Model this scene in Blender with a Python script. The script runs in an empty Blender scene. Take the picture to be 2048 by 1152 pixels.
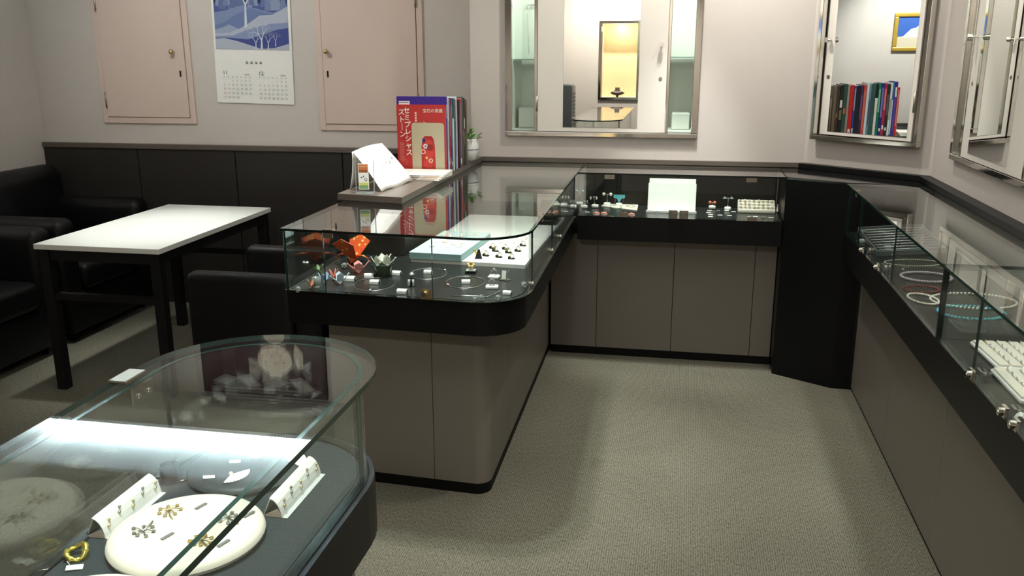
import bpy, bmesh, math, random
from mathutils import Vector, Matrix, Euler
random.seed(7)
SC = bpy.context.scene
COL = SC.collection
PI = math.pi

# ------------------------------------------------------------------ camera
CAM_H, YAW, PITCH, ROLL, FPX = 1.501, 10.9163, 14.8899, -0.127, 1776.13
cam_d = bpy.data.cameras.new('camera'); cam = bpy.data.objects.new('camera', cam_d); COL.objects.link(cam)
cam_d.sensor_width = 36; cam_d.lens = 36 * FPX / 2048; cam_d.clip_start = 0.02
_y, _p, _r = map(math.radians, (YAW, PITCH, ROLL))
FWD = Vector((-math.sin(_y) * math.cos(_p), math.cos(_y) * math.cos(_p), -math.sin(_p)))
_rt = Vector((math.cos(_y), math.sin(_y), 0)); _up = _rt.cross(FWD)
RT = _rt * math.cos(_r) + _up * math.sin(_r); UP = -_rt * math.sin(_r) + _up * math.cos(_r)
EYE = Vector((0, 0, CAM_H))
cam.matrix_world = Matrix(((RT.x, UP.x, -FWD.x, 0), (RT.y, UP.y, -FWD.y, 0), (RT.z, UP.z, -FWD.z, CAM_H), (0, 0, 0, 1)))
SC.camera = cam

# ------------------------------------------------------------------ world, exposure, lamps
w = bpy.data.worlds.new('world'); SC.world = w; w.use_nodes = True
w.node_tree.nodes['Background'].inputs[0].default_value = (0.9, 0.95, 1, 1)
w.node_tree.nodes['Background'].inputs[1].default_value = 0.02
SC.view_settings.view_transform = 'Standard'; SC.view_settings.look = 'None'
SC.view_settings.exposure = 0.0; SC.view_settings.gamma = 1; SC.view_settings.use_curve_mapping = False
SC.cycles.max_bounces = 12; SC.cycles.transparent_max_bounces = 40; SC.cycles.glossy_bounces = 6
SC.cycles.diffuse_bounces = 4; SC.cycles.sample_clamp_indirect = 40.0; SC.cycles.use_denoising = True
SC.cycles.caustics_reflective = False; SC.cycles.caustics_refractive = False

CEIL = 2.62
def downlight(x, y, power, size=90, blend=0.6, tgt=None, col=(1, 0.93, 0.84), r=0.05, z=CEIL - 0.03):
    d = bpy.data.lights.new('downlight', 'SPOT'); d.energy = power; d.spot_size = math.radians(size); d.spot_blend = blend
    d.color = col; d.shadow_soft_size = r
    o = bpy.data.objects.new('downlight', d); COL.objects.link(o); o.location = (x, y, z)
    t = Vector(tgt) if tgt else Vector((x, y, 0))
    o.rotation_euler = (t - o.location).to_track_quat('-Z', 'Y').to_euler()
    return o
WARM = (1, 0.965, 0.89); NEU = (0.98, 1, 0.95)
downlight(-2.45, 3.70, 165, 44, 1.0, tgt=(-2.45, 3.78, .7), col=NEU, z=2.48)                          # over the lounge table
downlight(-0.05, 3.95, 58, 120, 0.7, tgt=(-0.1, 4.5, 1.2), col=WARM)   # washing the back wall
downlight(0.12, 4.38, 22, 70, 0.8, tgt=(0.1, 4.5, 1.2), col=WARM)
downlight(0.55, 3.75, 36, 100, 0.7, tgt=(0.75, 4.3, 1.2), col=WARM)
downlight(-0.85, 3.00, 230, 52, 0.7, tgt=(-.85, 3.05, .8), col=NEU)    # over the book counter
downlight(-1.10, 3.62, 70, 50, 0.7, tgt=(-1.15, 3.8, 1.0), col=WARM)
downlight(0.00, 4.05, 150, 34, 0.8, tgt=(-.02, 4.34, .8), col=NEU)     # over the back counter
downlight(0.30, 2.55, 52, 80, 0.7, col=WARM)                           # over the aisle
downlight(0.15, 1.30, 56, 85, 0.7, col=WARM)
downlight(0.92, 2.45, 80, 60, 0.8, tgt=(.88, 2.4, .8), col=NEU)        # over the right counter
downlight(-0.78, 1.15, 200, 42, 0.8, tgt=(-.76, 1.22, .8), col=NEU)    # over the round-ended case
downlight(-2.9, 3.25, 125, 75, 0.8, tgt=(-3.85, 3.25, 1.5), col=NEU, z=2.46)    # washing the left wall
downlight(-2.5, 3.5, 34, 120, 0.8, tgt=(-2.3, 4.8, 1.4), col=WARM, z=2.46)
downlight(-0.35, -0.55, 115, 75, 0.9, tgt=(-0.6, 3.0, 0.5), col=WARM, r=.12)   # added frontal fill from behind the viewer, not a known fixture
downlight(-0.8, -0.7, 230, 110, 0.8, tgt=(-0.8, -1.5, 1.3), col=(1, .93, .82))
downlight(0.92, 3.35, 70, 46, 0.8, tgt=(.88, 3.4, .8), col=NEU)
def area(name, loc, rot, sx, sy, power, col):
    d = bpy.data.lights.new(name, 'AREA'); d.shape = 'RECTANGLE'; d.size = sx; d.size_y = sy; d.energy = power; d.color = col
    o = bpy.data.objects.new(name, d); COL.objects.link(o); o.location = loc; o.rotation_euler = rot
    return o
area('added_ceiling_fill', (-0.6, 2.0, CEIL - 0.02), (0, 0, 0), 3.0, 2.4, 26, (1, 0.97, 0.92))  # added general fill in place of ceiling bounce, no such fixture

# ------------------------------------------------------------------ helpers
def lin(c):
    return tuple(((v / 255) / 12.92 if v / 255 <= 0.04045 else ((v / 255 + 0.055) / 1.055) ** 2.4) for v in c)
def on(u, v, z):                       # point of a level surface at height z
    d = RT * ((u - 1024) / FPX) - UP * ((v - 576) / FPX) + FWD
    t = (z - CAM_H) / d.z
    return EYE + d * t
MATS = {}
def mat(name, rgb, rough=0.5, metal=0.0, var=0.05, scale=30, bump=0.0, bscale=200, spec=0.5, trans=0.0, emit=None, estr=0, coat=0.0, stretch=None):
    if name in MATS: return MATS[name]
    m = bpy.data.materials.new(name); m.use_nodes = True; nt = m.node_tree; b = nt.nodes['Principled BSDF']
    c = lin(rgb)
    b.inputs['Roughness'].default_value = rough; b.inputs['Metallic'].default_value = metal
    b.inputs['Specular IOR Level'].default_value = spec; b.inputs['Transmission Weight'].default_value = trans
    b.inputs['Coat Weight'].default_value = coat
    tc = nt.nodes.new('ShaderNodeTexCoord'); src = tc.outputs['Object']
    if stretch:
        mp = nt.nodes.new('ShaderNodeMapping'); mp.inputs['Scale'].default_value = stretch
        nt.links.new(src, mp.inputs[0]); src = mp.outputs[0]
    nz = nt.nodes.new('ShaderNodeTexNoise'); nz.inputs['Scale'].default_value = scale; nz.inputs['Detail'].default_value = 3
    nt.links.new(src, nz.inputs['Vector'])
    mx = nt.nodes.new('ShaderNodeMix'); mx.data_type = 'RGBA'
    mx.inputs[6].default_value = tuple(max(0, v * (1 - var)) for v in c) + (1,)
    mx.inputs[7].default_value = tuple(min(1, v * (1 + var)) for v in c) + (1,)
    nt.links.new(nz.outputs[0], mx.inputs[0]); nt.links.new(mx.outputs[2], b.inputs['Base Color'])
    if bump:
        n2 = nt.nodes.new('ShaderNodeTexNoise'); n2.inputs['Scale'].default_value = bscale; n2.inputs['Detail'].default_value = 4
        nt.links.new(src, n2.inputs['Vector'])
        bp = nt.nodes.new('ShaderNodeBump'); bp.inputs['Strength'].default_value = bump; bp.inputs['Distance'].default_value = 0.002
        nt.links.new(n2.outputs[0], bp.inputs['Height']); nt.links.new(bp.outputs[0], b.inputs['Normal'])
    if emit:
        b.inputs['Emission Color'].default_value = lin(emit) + (1,); b.inputs['Emission Strength'].default_value = estr
    MATS[name] = m
    return m
def glass_mat(name, tint, ior=1.5, rough=0.0):
    if name in MATS: return MATS[name]
    m = bpy.data.materials.new(name); m.use_nodes = True; nt = m.node_tree; nt.nodes.clear()
    out = nt.nodes.new('ShaderNodeOutputMaterial'); mx = nt.nodes.new('ShaderNodeMixShader')
    tr = nt.nodes.new('ShaderNodeBsdfTransparent'); tr.inputs[0].default_value = tint + (1,)
    gl = nt.nodes.new('ShaderNodeBsdfGlossy'); gl.inputs['Roughness'].default_value = rough; gl.inputs[0].default_value = (1, 1, 1, 1)
    fr = nt.nodes.new('ShaderNodeFresnel'); ge = nt.nodes.new('ShaderNodeNewGeometry')
    ma = nt.nodes.new('ShaderNodeMath'); ma.operation = 'MULTIPLY_ADD'
    ma.inputs[1].default_value = 1 / ior - ior; ma.inputs[2].default_value = ior
    nt.links.new(ge.outputs['Backfacing'], ma.inputs[0]); nt.links.new(ma.outputs[0], fr.inputs['IOR'])
    nt.links.new(fr.outputs[0], mx.inputs[0]); nt.links.new(tr.outputs[0], mx.inputs[1]); nt.links.new(gl.outputs[0], mx.inputs[2])
    nt.links.new(mx.outputs[0], out.inputs[0])
    MATS[name] = m
    return m
def mirror_mat():
    if 'mirror' in MATS: return MATS['mirror']
    m = bpy.data.materials.new('mirror'); m.use_nodes = True; nt = m.node_tree; nt.nodes.clear()
    out = nt.nodes.new('ShaderNodeOutputMaterial'); gl = nt.nodes.new('ShaderNodeBsdfGlossy')
    gl.inputs['Roughness'].default_value = 0; gl.inputs[0].default_value = (0.86, 0.88, 0.86, 1)
    nt.links.new(gl.outputs[0], out.inputs[0]); MATS['mirror'] = m
    return m
def print_mat():                      # flat print: the colour of each printed patch
    if 'print' in MATS: return MATS['print']
    m = bpy.data.materials.new('print'); m.use_nodes = True; nt = m.node_tree; b = nt.nodes['Principled BSDF']
    a = nt.nodes.new('ShaderNodeVertexColor'); a.layer_name = 'Col'; b.inputs['Roughness'].default_value = 0.55
    nt.links.new(a.outputs[0], b.inputs['Base Color']); MATS['print'] = m
    return m

XF = {}
def thing(name, label, cat, loc=(0, 0, 0), rotz=0, group=None, kind=None, rot=None, scale=1):
    o = bpy.data.objects.new(name, None); COL.objects.link(o); o.empty_display_size = 0.05
    o.location = loc; o.rotation_euler = rot if rot else (0, 0, rotz); o.scale = (scale,) * 3
    XF[o.name] = Matrix.LocRotScale(Vector(loc), o.rotation_euler, o.scale)
    tag(o, label, cat, group, kind)
    return o
def tag(o, label=None, cat=None, group=None, kind=None):
    if label: o['label'] = label
    if cat: o['category'] = cat
    if group: o['group'] = group
    if kind: o['kind'] = kind
    return o
def copy_tree(o, loc=None, rotz=None, label=None, group=None, parent=None, scale=None):
    c = o.copy(); COL.objects.link(c)
    if parent is not None:
        c.parent = parent; c.matrix_parent_inverse = o.matrix_parent_inverse.copy()
    if loc is not None: c.location = loc
    if rotz is not None: c.rotation_euler = (0, 0, rotz)
    if scale is not None: c.scale = (scale,) * 3
    if label: c['label'] = label
    if group: c['group'] = group
    for ch in list(o.children): copy_tree(ch, parent=c)
    return c

class B:
    def __init__(s): s.bm = bmesh.new(); s.mi = 0; s.col = None
    def _new(s, f0):
        s.bm.faces.ensure_lookup_table()
        for f in s.bm.faces[f0:]: f.material_index = s.mi
    def box(s, c, d, rot=None, bev=0, seg=2):
        t = bmesh.new(); bmesh.ops.create_cube(t, size=1)
        for v in t.verts: v.co = Vector((v.co.x * d[0], v.co.y * d[1], v.co.z * d[2]))
        if bev: bmesh.ops.bevel(t, geom=t.edges[:], offset=bev, segments=seg, affect='EDGES', profile=0.5)
        if rot is not None: bmesh.ops.rotate(t, verts=t.verts, cent=(0, 0, 0), matrix=Euler(rot).to_matrix() if not isinstance(rot, Matrix) else rot)
        bmesh.ops.translate(t, verts=t.verts, vec=c)
        return s.join(t)
    def b2(s, x0, x1, y0, y1, z0, z1, bev=0, seg=2):
        return s.box(((x0 + x1) / 2, (y0 + y1) / 2, (z0 + z1) / 2), (abs(x1 - x0), abs(y1 - y0), abs(z1 - z0)), bev=bev, seg=seg)
    def join(s, t):
        mp = {}; 
        for v in t.verts: mp[v] = s.bm.verts.new(v.co)
        for f in t.faces:
            try:
                nf = s.bm.faces.new([mp[v] for v in f.verts]); nf.material_index = s.mi; nf.smooth = f.smooth
            except ValueError: pass
        t.free(); return s
    def prism(s, poly, z0, z1, edge_mi=None):
        n = len(poly); vs = [s.bm.verts.new((p[0], p[1], z)) for z in (z0, z1) for p in poly]
        a = s.bm.faces.new(vs[:n][::-1]); b = s.bm.faces.new(vs[n:]); a.material_index = b.material_index = s.mi
        for i in range(n):
            j = (i + 1) % n; f = s.bm.faces.new((vs[i], vs[j], vs[n + j], vs[n + i])); f.material_index = s.mi if edge_mi is None else edge_mi
        return s
    def wall(s, path, th, z0, z1, edge_mi=None):        # a sheet standing on an open plan path, th towards the path's left
        n = len(path); L = []
        for i in range(n):
            a = Vector(path[max(i - 1, 0)]); c = Vector(path[min(i + 1, n - 1)]); d = (c - a).normalized()
            L.append(Vector(path[i]) + Vector((-d.y, d.x)) * th)
        V = [[s.bm.verts.new((p[0], p[1], z)) for p in q] for q in (path, L) for z in (z0, z1)]
        e = s.mi if edge_mi is None else edge_mi
        def q(a, b, c, d, m): f = s.bm.faces.new((a, b, c, d)); f.material_index = m
        for i in range(n - 1):
            q(V[0][i], V[0][i + 1], V[1][i + 1], V[1][i], s.mi); q(V[2][i + 1], V[2][i], V[3][i], V[3][i + 1], s.mi)
            q(V[1][i], V[1][i + 1], V[3][i + 1], V[3][i], e); q(V[0][i + 1], V[0][i], V[2][i], V[2][i + 1], e)
        q(V[0][0], V[1][0], V[3][0], V[2][0], e); q(V[1][-1], V[0][-1], V[2][-1], V[3][-1], e)
        return s
    def cyl(s, p0, p1, r0, r1=None, n=16, cap=True):
        r1 = r0 if r1 is None else r1
        p0, p1 = Vector(p0), Vector(p1); d = (p1 - p0).normalized(); u = d.orthogonal().normalized(); v = d.cross(u)
        A = [s.bm.verts.new(p0 + (u * math.cos(k * 2 * PI / n) + v * math.sin(k * 2 * PI / n)) * r0) for k in range(n)]
        C = [s.bm.verts.new(p1 + (u * math.cos(k * 2 * PI / n) + v * math.sin(k * 2 * PI / n)) * r1) for k in range(n)]
        for k in range(n):
            f = s.bm.faces.new((A[k], A[(k + 1) % n], C[(k + 1) % n], C[k])); f.smooth = True; f.material_index = s.mi
        if cap:
            for ring in (A[::-1], C): f = s.bm.faces.new(ring); f.material_index = s.mi
        return s
    def tube(s, path, r, n=8, closed=False):
        P = [Vector(p) for p in path]; m = len(P); rings = []; up = None
        for i in range(m):
            a = P[(i - 1) % m] if closed or i > 0 else P[i]; b = P[(i + 1) % m] if closed or i < m - 1 else P[i]
            d = (b - a).normalized()
            if up is None: up = d.orthogonal().normalized()
            up = (up - d * up.dot(d)).normalized(); v = d.cross(up)
            rr = r[i] if isinstance(r, (list, tuple)) else r
            rings.append([s.bm.verts.new(P[i] + (up * math.cos(k * 2 * PI / n) + v * math.sin(k * 2 * PI / n)) * rr) for k in range(n)])
        for i in range(m if closed else m - 1):
            A, C = rings[i], rings[(i + 1) % m]
            for k in range(n):
                f = s.bm.faces.new((A[k], A[(k + 1) % n], C[(k + 1) % n], C[k])); f.smooth = True; f.material_index = s.mi
        if not closed:
            for R in (rings[0][::-1], rings[-1]): f = s.bm.faces.new(R); f.material_index = s.mi
        return s
    def lathe(s, prof, n=24, c=(0, 0, 0), sx=1, sy=1):
        rings = []
        for r, z in prof:
            if r < 1e-6: rings.append([s.bm.verts.new((c[0], c[1], c[2] + z))])
            else: rings.append([s.bm.verts.new((c[0] + sx * r * math.cos(k * 2 * PI / n), c[1] + sy * r * math.sin(k * 2 * PI / n), c[2] + z)) for k in range(n)])
        for A, C in zip(rings, rings[1:]):
            for k in range(n):
                l = (k + 1) % n
                if len(A) == 1 and len(C) == 1: continue
                vs = (A[0], C[l], C[k]) if len(A) == 1 else (A[k], A[l], C[0]) if len(C) == 1 else (A[k], A[l], C[l], C[k])
                try:
                    f = s.bm.faces.new(vs); f.smooth = True; f.material_index = s.mi
                except ValueError: pass
        return s
    def sphere(s, c, r, n=10, m=7, sz=1):
        return s.lathe([(r * math.sin(PI * k / m), -r * sz * math.cos(PI * k / m)) for k in range(m + 1)], n, c)
    def sheet(s, pts, th=0.0006):                       # thin plate from a flat polygon
        P = [Vector(p) for p in pts]; nrm = Vector()
        for i in range(len(P)): nrm += P[i].cross(P[(i + 1) % len(P)])
        nrm = nrm.normalized() * th / 2; n = len(P)
        a = [s.bm.verts.new(p + nrm) for p in P]; b = [s.bm.verts.new(p - nrm) for p in P]
        for f in (a, b[::-1]): s.bm.faces.new(f).material_index = s.mi
        for i in range(n):
            j = (i + 1) % n; s.bm.faces.new((a[j], a[i], b[i], b[j])).material_index = s.mi
        return s
    def out(s, name, m, parent=None, loc=None, rot=None, world=False, smooth=False, label=None, kind=None):
        bmesh.ops.recalc_face_normals(s.bm, faces=s.bm.faces)
        me = bpy.data.meshes.new(name); s.bm.to_mesh(me); s.bm.free()
        for x in (m if isinstance(m, (list, tuple)) else [m]): me.materials.append(x)
        if smooth:
            for p in me.polygons: p.use_smooth = True
            try: me.set_sharp_from_angle(angle=math.radians(40))
            except Exception: pass
        o = bpy.data.objects.new(name, me); COL.objects.link(o)
        if loc is not None: o.location = loc
        if rot is not None: o.rotation_euler = rot
        if parent is not None:
            o.parent = parent
            if world and parent.name in XF: o.matrix_parent_inverse = XF[parent.name].inverted()
        if label: o['label'] = label
        if kind: o['kind'] = kind
        return o
def struct(name, b, m, parent=None, **k):
    o = b.out(name, m, parent, **k)
    if parent is None: o['kind'] = 'structure'
    return o
def one(name, b, m, label, cat, loc=(0, 0, 0), rot=None, group=None, smooth=False):
    o = b.out(name, m, None, loc, rot, smooth=smooth); return tag(o, label, cat, group)

# flat print ----------------------------------------------------------------
def text_polys(body, size, font_spacing=1.0, line=1.0, align='LEFT', bold=0):
    cu = bpy.data.curves.new('t', 'FONT'); cu.body = body; cu.size = size; cu.space_line = line; cu.align_x = align
    cu.space_character = font_spacing; cu.resolution_u = 2; cu.offset = bold
    ob = bpy.data.objects.new('t', cu); COL.objects.link(ob)
    dg = bpy.context.evaluated_depsgraph_get(); me = bpy.data.meshes.new_from_object(ob.evaluated_get(dg))
    polys = [[tuple(me.vertices[i].co[:2]) for i in p.vertices] for p in me.polygons]
    bpy.data.objects.remove(ob); bpy.data.curves.remove(cu); bpy.data.meshes.remove(me)
    return polys
class Print:
    """patches of flat ink on a sheet; u to the right, v up, layers a hair apart"""
    def __init__(s): s.p = []; s.k = 0
    def poly(s, pts, rgb, layer=0): s.k += 1; s.p.append((pts, lin(rgb), layer + s.k * .025)); return s
    def rect(s, u0, v0, u1, v1, rgb, layer=0): return s.poly([(u0, v0), (u1, v0), (u1, v1), (u0, v1)], rgb, layer)
    def disc(s, u, v, r, rgb, layer=0, n=14, sy=1): return s.poly([(u + r * math.cos(k * 2 * PI / n), v + r * sy * math.sin(k * 2 * PI / n)) for k in range(n)], rgb, layer)
    def line(s, a, b, wd, rgb, layer=0, wd2=None):
        wd2 = wd if wd2 is None else wd2
        d = Vector((b[0] - a[0], b[1] - a[1])); d.normalize(); n = Vector((-d.y, d.x))
        return s.poly([(a[0] + n.x * wd, a[1] + n.y * wd), (a[0] - n.x * wd, a[1] - n.y * wd), (b[0] - n.x * wd2, b[1] - n.y * wd2), (b[0] + n.x * wd2, b[1] + n.y * wd2)], rgb, layer)
    def text(s, u, v, body, size, rgb, layer=2, align='LEFT', sp=1.0, line=1.0, bold=0):
        s.k += 1
        for p in text_polys(body, size, sp, line, align, bold): s.p.append(([(u + a, v + b) for a, b in p], lin(rgb), layer + s.k * .025))
        return s
    def out(s, name, parent, origin, U, V, step=0.00025, world=False):
        O, U, V = Vector(origin), Vector(U).normalized(), Vector(V).normalized(); N = U.cross(V)
        vs, fs, cs = [], [], []
        for pts, c, l in s.p:
            k = len(vs); vs += [tuple(O + U * a + V * b + N * step * (l + 1)) for a, b in pts]; fs.append(list(range(k, k + len(pts)))); cs.append(c)
        me = bpy.data.meshes.new(name); me.from_pydata(vs, [], fs)
        ca = me.color_attributes.new('Col', 'FLOAT_COLOR', 'CORNER'); i = 0
        for p, c in zip(me.polygons, cs):
            for _ in p.loop_indices: ca.data[i].color = c + (1,); i += 1
        me.materials.append(print_mat())
        o = bpy.data.objects.new(name, me); COL.objects.link(o); o.parent = parent
        if world and parent.name in XF: o.matrix_parent_inverse = XF[parent.name].inverted()
        return o

# ------------------------------------------------------------------ materials
M_WALL = mat('wall_paint', (205, 197, 190), 0.75, var=0.03, scale=6, bump=0.15, bscale=260)
M_DOOR = mat('cream_pink_paint', (213, 193, 181), 0.55, var=0.02, scale=5)
M_WHITEP = mat('white_paint', (232, 226, 216), 0.45, var=0.02)
M_CEIL = mat('ceiling_paint', (225, 222, 215), 0.9, var=0.02)
M_LAM = mat('grey_laminate', (122, 116, 107), 0.42, var=0.05, scale=3, bump=0.05, bscale=600)
M_BLACK = mat('black_laminate', (8, 9, 10), 0.42, var=0.1, spec=0.25)
M_PLINTH = mat('black_plinth', (9, 9, 9), 0.6, var=0.1, spec=0.2)
M_DECK = mat('black_deck', (36, 38, 38), 0.28, var=0.12, scale=8, spec=0.45)
M_FELT = mat('charcoal_felt', (48, 56, 60), 0.8, var=0.1, scale=120, bump=0.2, bscale=900, spec=0.2)
M_SLAB = mat('brown_grey_ledge', (92, 84, 76), 0.35, var=0.06, scale=10)
M_WAIN = mat('dark_wainscot', (46, 43, 40), 0.5, var=0.08, scale=4, spec=0.3)
M_GAP = mat('joint_shadow_black', (6, 6, 6), 0.9, spec=0.0)
M_LEATHER = mat('black_leather', (10, 10, 12), 0.45, var=0.12, scale=18, bump=0.25, bscale=320, spec=0.28)
M_MARBLE = mat('white_marble', (226, 228, 222), 0.3, var=0.035, scale=4, stretch=(1, 2.5, 1))
M_STEELB = mat('black_steel', (13, 13, 14), 0.45, var=0.1, spec=0.35)
M_CHROME = mat('chrome', (222, 219, 212), 0.07, 1.0, var=0.03)
M_NICKEL = mat('brushed_nickel', (176, 168, 154), 0.28, 1.0, var=0.05)
M_BRASS = mat('brass', (206, 182, 134), 0.3, 1.0, var=0.05)
M_GOLD = mat('gold', (225, 188, 92), 0.2, 1.0, var=0.05)
M_SILVER = mat('silver', (220, 222, 222), 0.18, 1.0, var=0.04)
M_WHITE = mat('white_card', (240, 240, 236), 0.55, var=0.02)
M_CREAM = mat('cream_leatherette', (234, 226, 212), 0.6, var=0.03, scale=60)
M_PEARL = mat('pearl', (236, 228, 212), 0.22, var=0.03, coat=0.4)
M_GLASS = glass_mat('clear_glass', (0.955, 0.985, 0.972))
M_GEDGE = mat('green_glass_edge', (13, 48, 42), 0.12, var=0.2, scale=15, spec=0.6)
M_GEDGED = mat('dark_glass_edge', (10, 22, 20), 0.15, var=0.2, scale=15, spec=0.6)
M_ACRYL = glass_mat('clear_acrylic', (0.97, 0.98, 0.98), 1.45)
M_AEDGE = mat('acrylic_edge', (200, 210, 208), 0.2, var=0.05, trans=0.5)
M_CRYST = mat('crystal', (235, 245, 244), 0.05, var=0.02, trans=0.75, spec=0.8)
M_MIR = mirror_mat()
M_KEY = mat('keyhole_dark', (30, 26, 22), 0.4, 0.6)

def carpet():
    m = bpy.data.materials.new('ribbed_carpet'); m.use_nodes = True; nt = m.node_tree; b = nt.nodes['Principled BSDF']
    b.inputs['Roughness'].default_value = 0.95; b.inputs['Specular IOR Level'].default_value = 0.1
    tc = nt.nodes.new('ShaderNodeTexCoord'); N = nt.nodes.new
    wv = N('ShaderNodeTexWave'); wv.wave_type = 'BANDS'; wv.bands_direction = 'X'; wv.inputs['Scale'].default_value = 44; wv.inputs['Distortion'].default_value = 1.2; wv.inputs['Detail'].default_value = 1
    w2 = N('ShaderNodeTexWave'); w2.wave_type = 'BANDS'; w2.bands_direction = 'Y'; w2.inputs['Scale'].default_value = 80; w2.inputs['Distortion'].default_value = 1.5
    nz = N('ShaderNodeTexNoise'); nz.inputs['Scale'].default_value = 150; nz.inputs['Detail'].default_value = 2
    big = N('ShaderNodeTexNoise'); big.inputs['Scale'].default_value = 3; big.inputs['Detail'].default_value = 3
    mpv = N('ShaderNodeMapping'); mpv.inputs['Scale'].default_value = (1.5, 0.55, 1); nt.links.new(tc.outputs['Object'], mpv.inputs[0]); nt.links.new(mpv.outputs[0], nz.inputs['Vector'])
    for n in (wv, w2, big): nt.links.new(tc.outputs['Object'], n.inputs['Vector'])
    def math_(op, a, c):
        n = N('ShaderNodeMath'); n.operation = op
        for i, x in enumerate((a, c)):
            if isinstance(x, (int, float)): n.inputs[i].default_value = x
            else: nt.links.new(x, n.inputs[i])
        return n.outputs[0]
    h = math_('ADD', math_('MULTIPLY', wv.outputs[1], 0.22), math_('ADD', math_('MULTIPLY', w2.outputs[1], 0.06), math_('MULTIPLY', nz.outputs[0], 0.95)))
    cr = N('ShaderNodeValToRGB'); cr.color_ramp.elements[0].position = 0.25; cr.color_ramp.elements[0].color = lin((64, 64, 55)) + (1,)
    cr.color_ramp.elements[1].position = 0.95; cr.color_ramp.elements[1].color = lin((146, 143, 126)) + (1,)
    nt.links.new(h, cr.inputs[0])
    mx = N('ShaderNodeMix'); mx.data_type = 'RGBA'; mx.blend_type = 'MULTIPLY'; mx.inputs[0].default_value = 0.25
    nt.links.new(cr.outputs[0], mx.inputs[6]); nt.links.new(big.outputs[0], mx.inputs[7]); nt.links.new(mx.outputs[2], b.inputs['Base Color'])
    bp = N('ShaderNodeBump'); bp.inputs['Strength'].default_value = 0.5; bp.inputs['Distance'].default_value = 0.003
    nt.links.new(h, bp.inputs['Height']); nt.links.new(bp.outputs[0], b.inputs['Normal'])
    return m
M_CARPET = carpet()

# ------------------------------------------------------------------ the room
XL, XR, YW, YL, YF = -3.85, 1.062, 4.545, 4.85, -1.5       # left wall, right wall, back wall, lounge wall, wall behind the viewer
DA, DB = Vector((0.578, YW)), Vector((XR, 4.14))            # ends of the slanted wall
struct('floor', B().b2(XL - .2, XR + .3, YF - .4, YL + .2, -0.08, 0), M_CARPET)
struct('ceiling', B().b2(XL - .2, XR + .3, YF - .4, YL + .2, CEIL + 0.14, CEIL + 0.24), M_CEIL)
# ceilings: the shop's, and the lower lounge ceiling with a light trough open downwards
struct('trim_1', B().b2(-1.6, XR + .3, YF - .4, YL + .2, CEIL, CEIL + 0.13), M_CEIL)
_lc = B(); _lc.b2(XL, -1.6, YF, 3.78, 2.50, 2.52); _lc.b2(XL, -1.6, 4.34, YL, 2.50, 2.52); _lc.b2(-1.80, -1.6, 3.78, 4.34, 2.50, 2.52); _lc.b2(-1.62, -1.6, YF, YL, 2.52, CEIL)
struct('trim_2', _lc, M_CEIL)
_tr = B(); _tr.b2(XL, -1.78, 3.74, 4.66, 2.625, 2.635); _tr.b2(XL, -1.78, 4.65, 4.66, 2.522, 2.625); _tr.b2(XL, -1.78, 3.74, 3.76, 2.522, 2.625); _tr.b2(-1.79, -1.78, 3.76, 4.65, 2.522, 2.625)
struct('trim_7', _tr, mat('trough_white', (244, 246, 246), .8, var=.01))
cl = one('cove_lamp', B().cyl((-3.83, 4.50, 2.541), (-1.85, 4.50, 2.541), 0.012, n=12),
         mat('fluorescent_tube', (240, 250, 255), 0.4, emit=(220, 244, 255), estr=95), 'fluorescent tube in the ceiling trough mirrored as a white band in the round-ended case', 'lamp')
struct('wall_left', B().b2(XL - .12, XL, YF - .4, YL + .12, 0, CEIL + .14), M_WALL)
struct('wall_lounge', B().b2(XL, -1.09, YL, YL + .12, 0, CEIL + .14), M_WALL)
def holed(x0, x1, z0, z1, hx0, hx1, hz0, hz1, y0, y1):
    b = B(); b.b2(x0, hx0, y0, y1, z0, z1); b.b2(hx1, x1, y0, y1, z0, z1); b.b2(hx0, hx1, y0, y1, z0, hz0); b.b2(hx0, hx1, y0, y1, hz1, z1)
    return b
struct('wall_back', holed(-1.09, 0.64, 0, CEIL, -0.88, 0.035, 1.11, 2.12, YW, YL + .12), M_WALL)
def diag(s, off=0.0, z=0.0):            # point s along the slanted wall, off metres out of it
    d = (DB - DA).normalized(); n = Vector((d.y, -d.x)); p = DA + d * s + n * off
    return Vector((p.x, p.y, z))
DD = (DB - DA).normalized(); DN = Vector((DD.y, -DD.x)); DL = (DB - DA).length; DANG = math.atan2(DD.y, DD.x)
struct('wall_diagonal', B().prism([tuple(DA), tuple(DB), (XR + .1, 4.2), (XR + .1, YL), (0.64, YL), (0.578, YW + .05)], 0, CEIL), M_WALL)
_wr = B(); _wr.b2(XR, XR + .3, YF - .4, 2.895, 0, CEIL + .14); _wr.b2(XR, XR + .3, 3.805, 4.14, 0, CEIL + .14); _wr.b2(XR, XR + .3, 2.895, 3.805, 0, 1.11); _wr.b2(XR, XR + .3, 2.895, 3.805, 2.12, CEIL + .14)
struct('wall_right', _wr, M_WALL)
NX0, NX1, NZ0, NZ1 = -0.985, -0.57, 0.985, 1.815           # display niche in the wall behind the viewer
struct('wall_front', holed(XL, XR + .1, 0, CEIL + .14, NX0, NX1, NZ0, NZ1, YF - .12, YF), M_WALL)

# ledge that runs round the shop at counter height
LZ0, LZ1 = 0.951, 0.975
struct('trim_3', B().b2(-1.03, 0.60, YW - .014, YW, LZ0, LZ1, bev=.002), M_SLAB)
struct('trim_4', B().prism([tuple(DA + DN * .045 - DD * .0), tuple(DB + DN * .045 - DD * .02), tuple(DB), tuple(DA)], LZ0, LZ1), M_BLACK)
struct('trim_5', B().b2(XR - .05, XR, YF, 4.12, LZ0, LZ1, bev=.002), M_BLACK)

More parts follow.
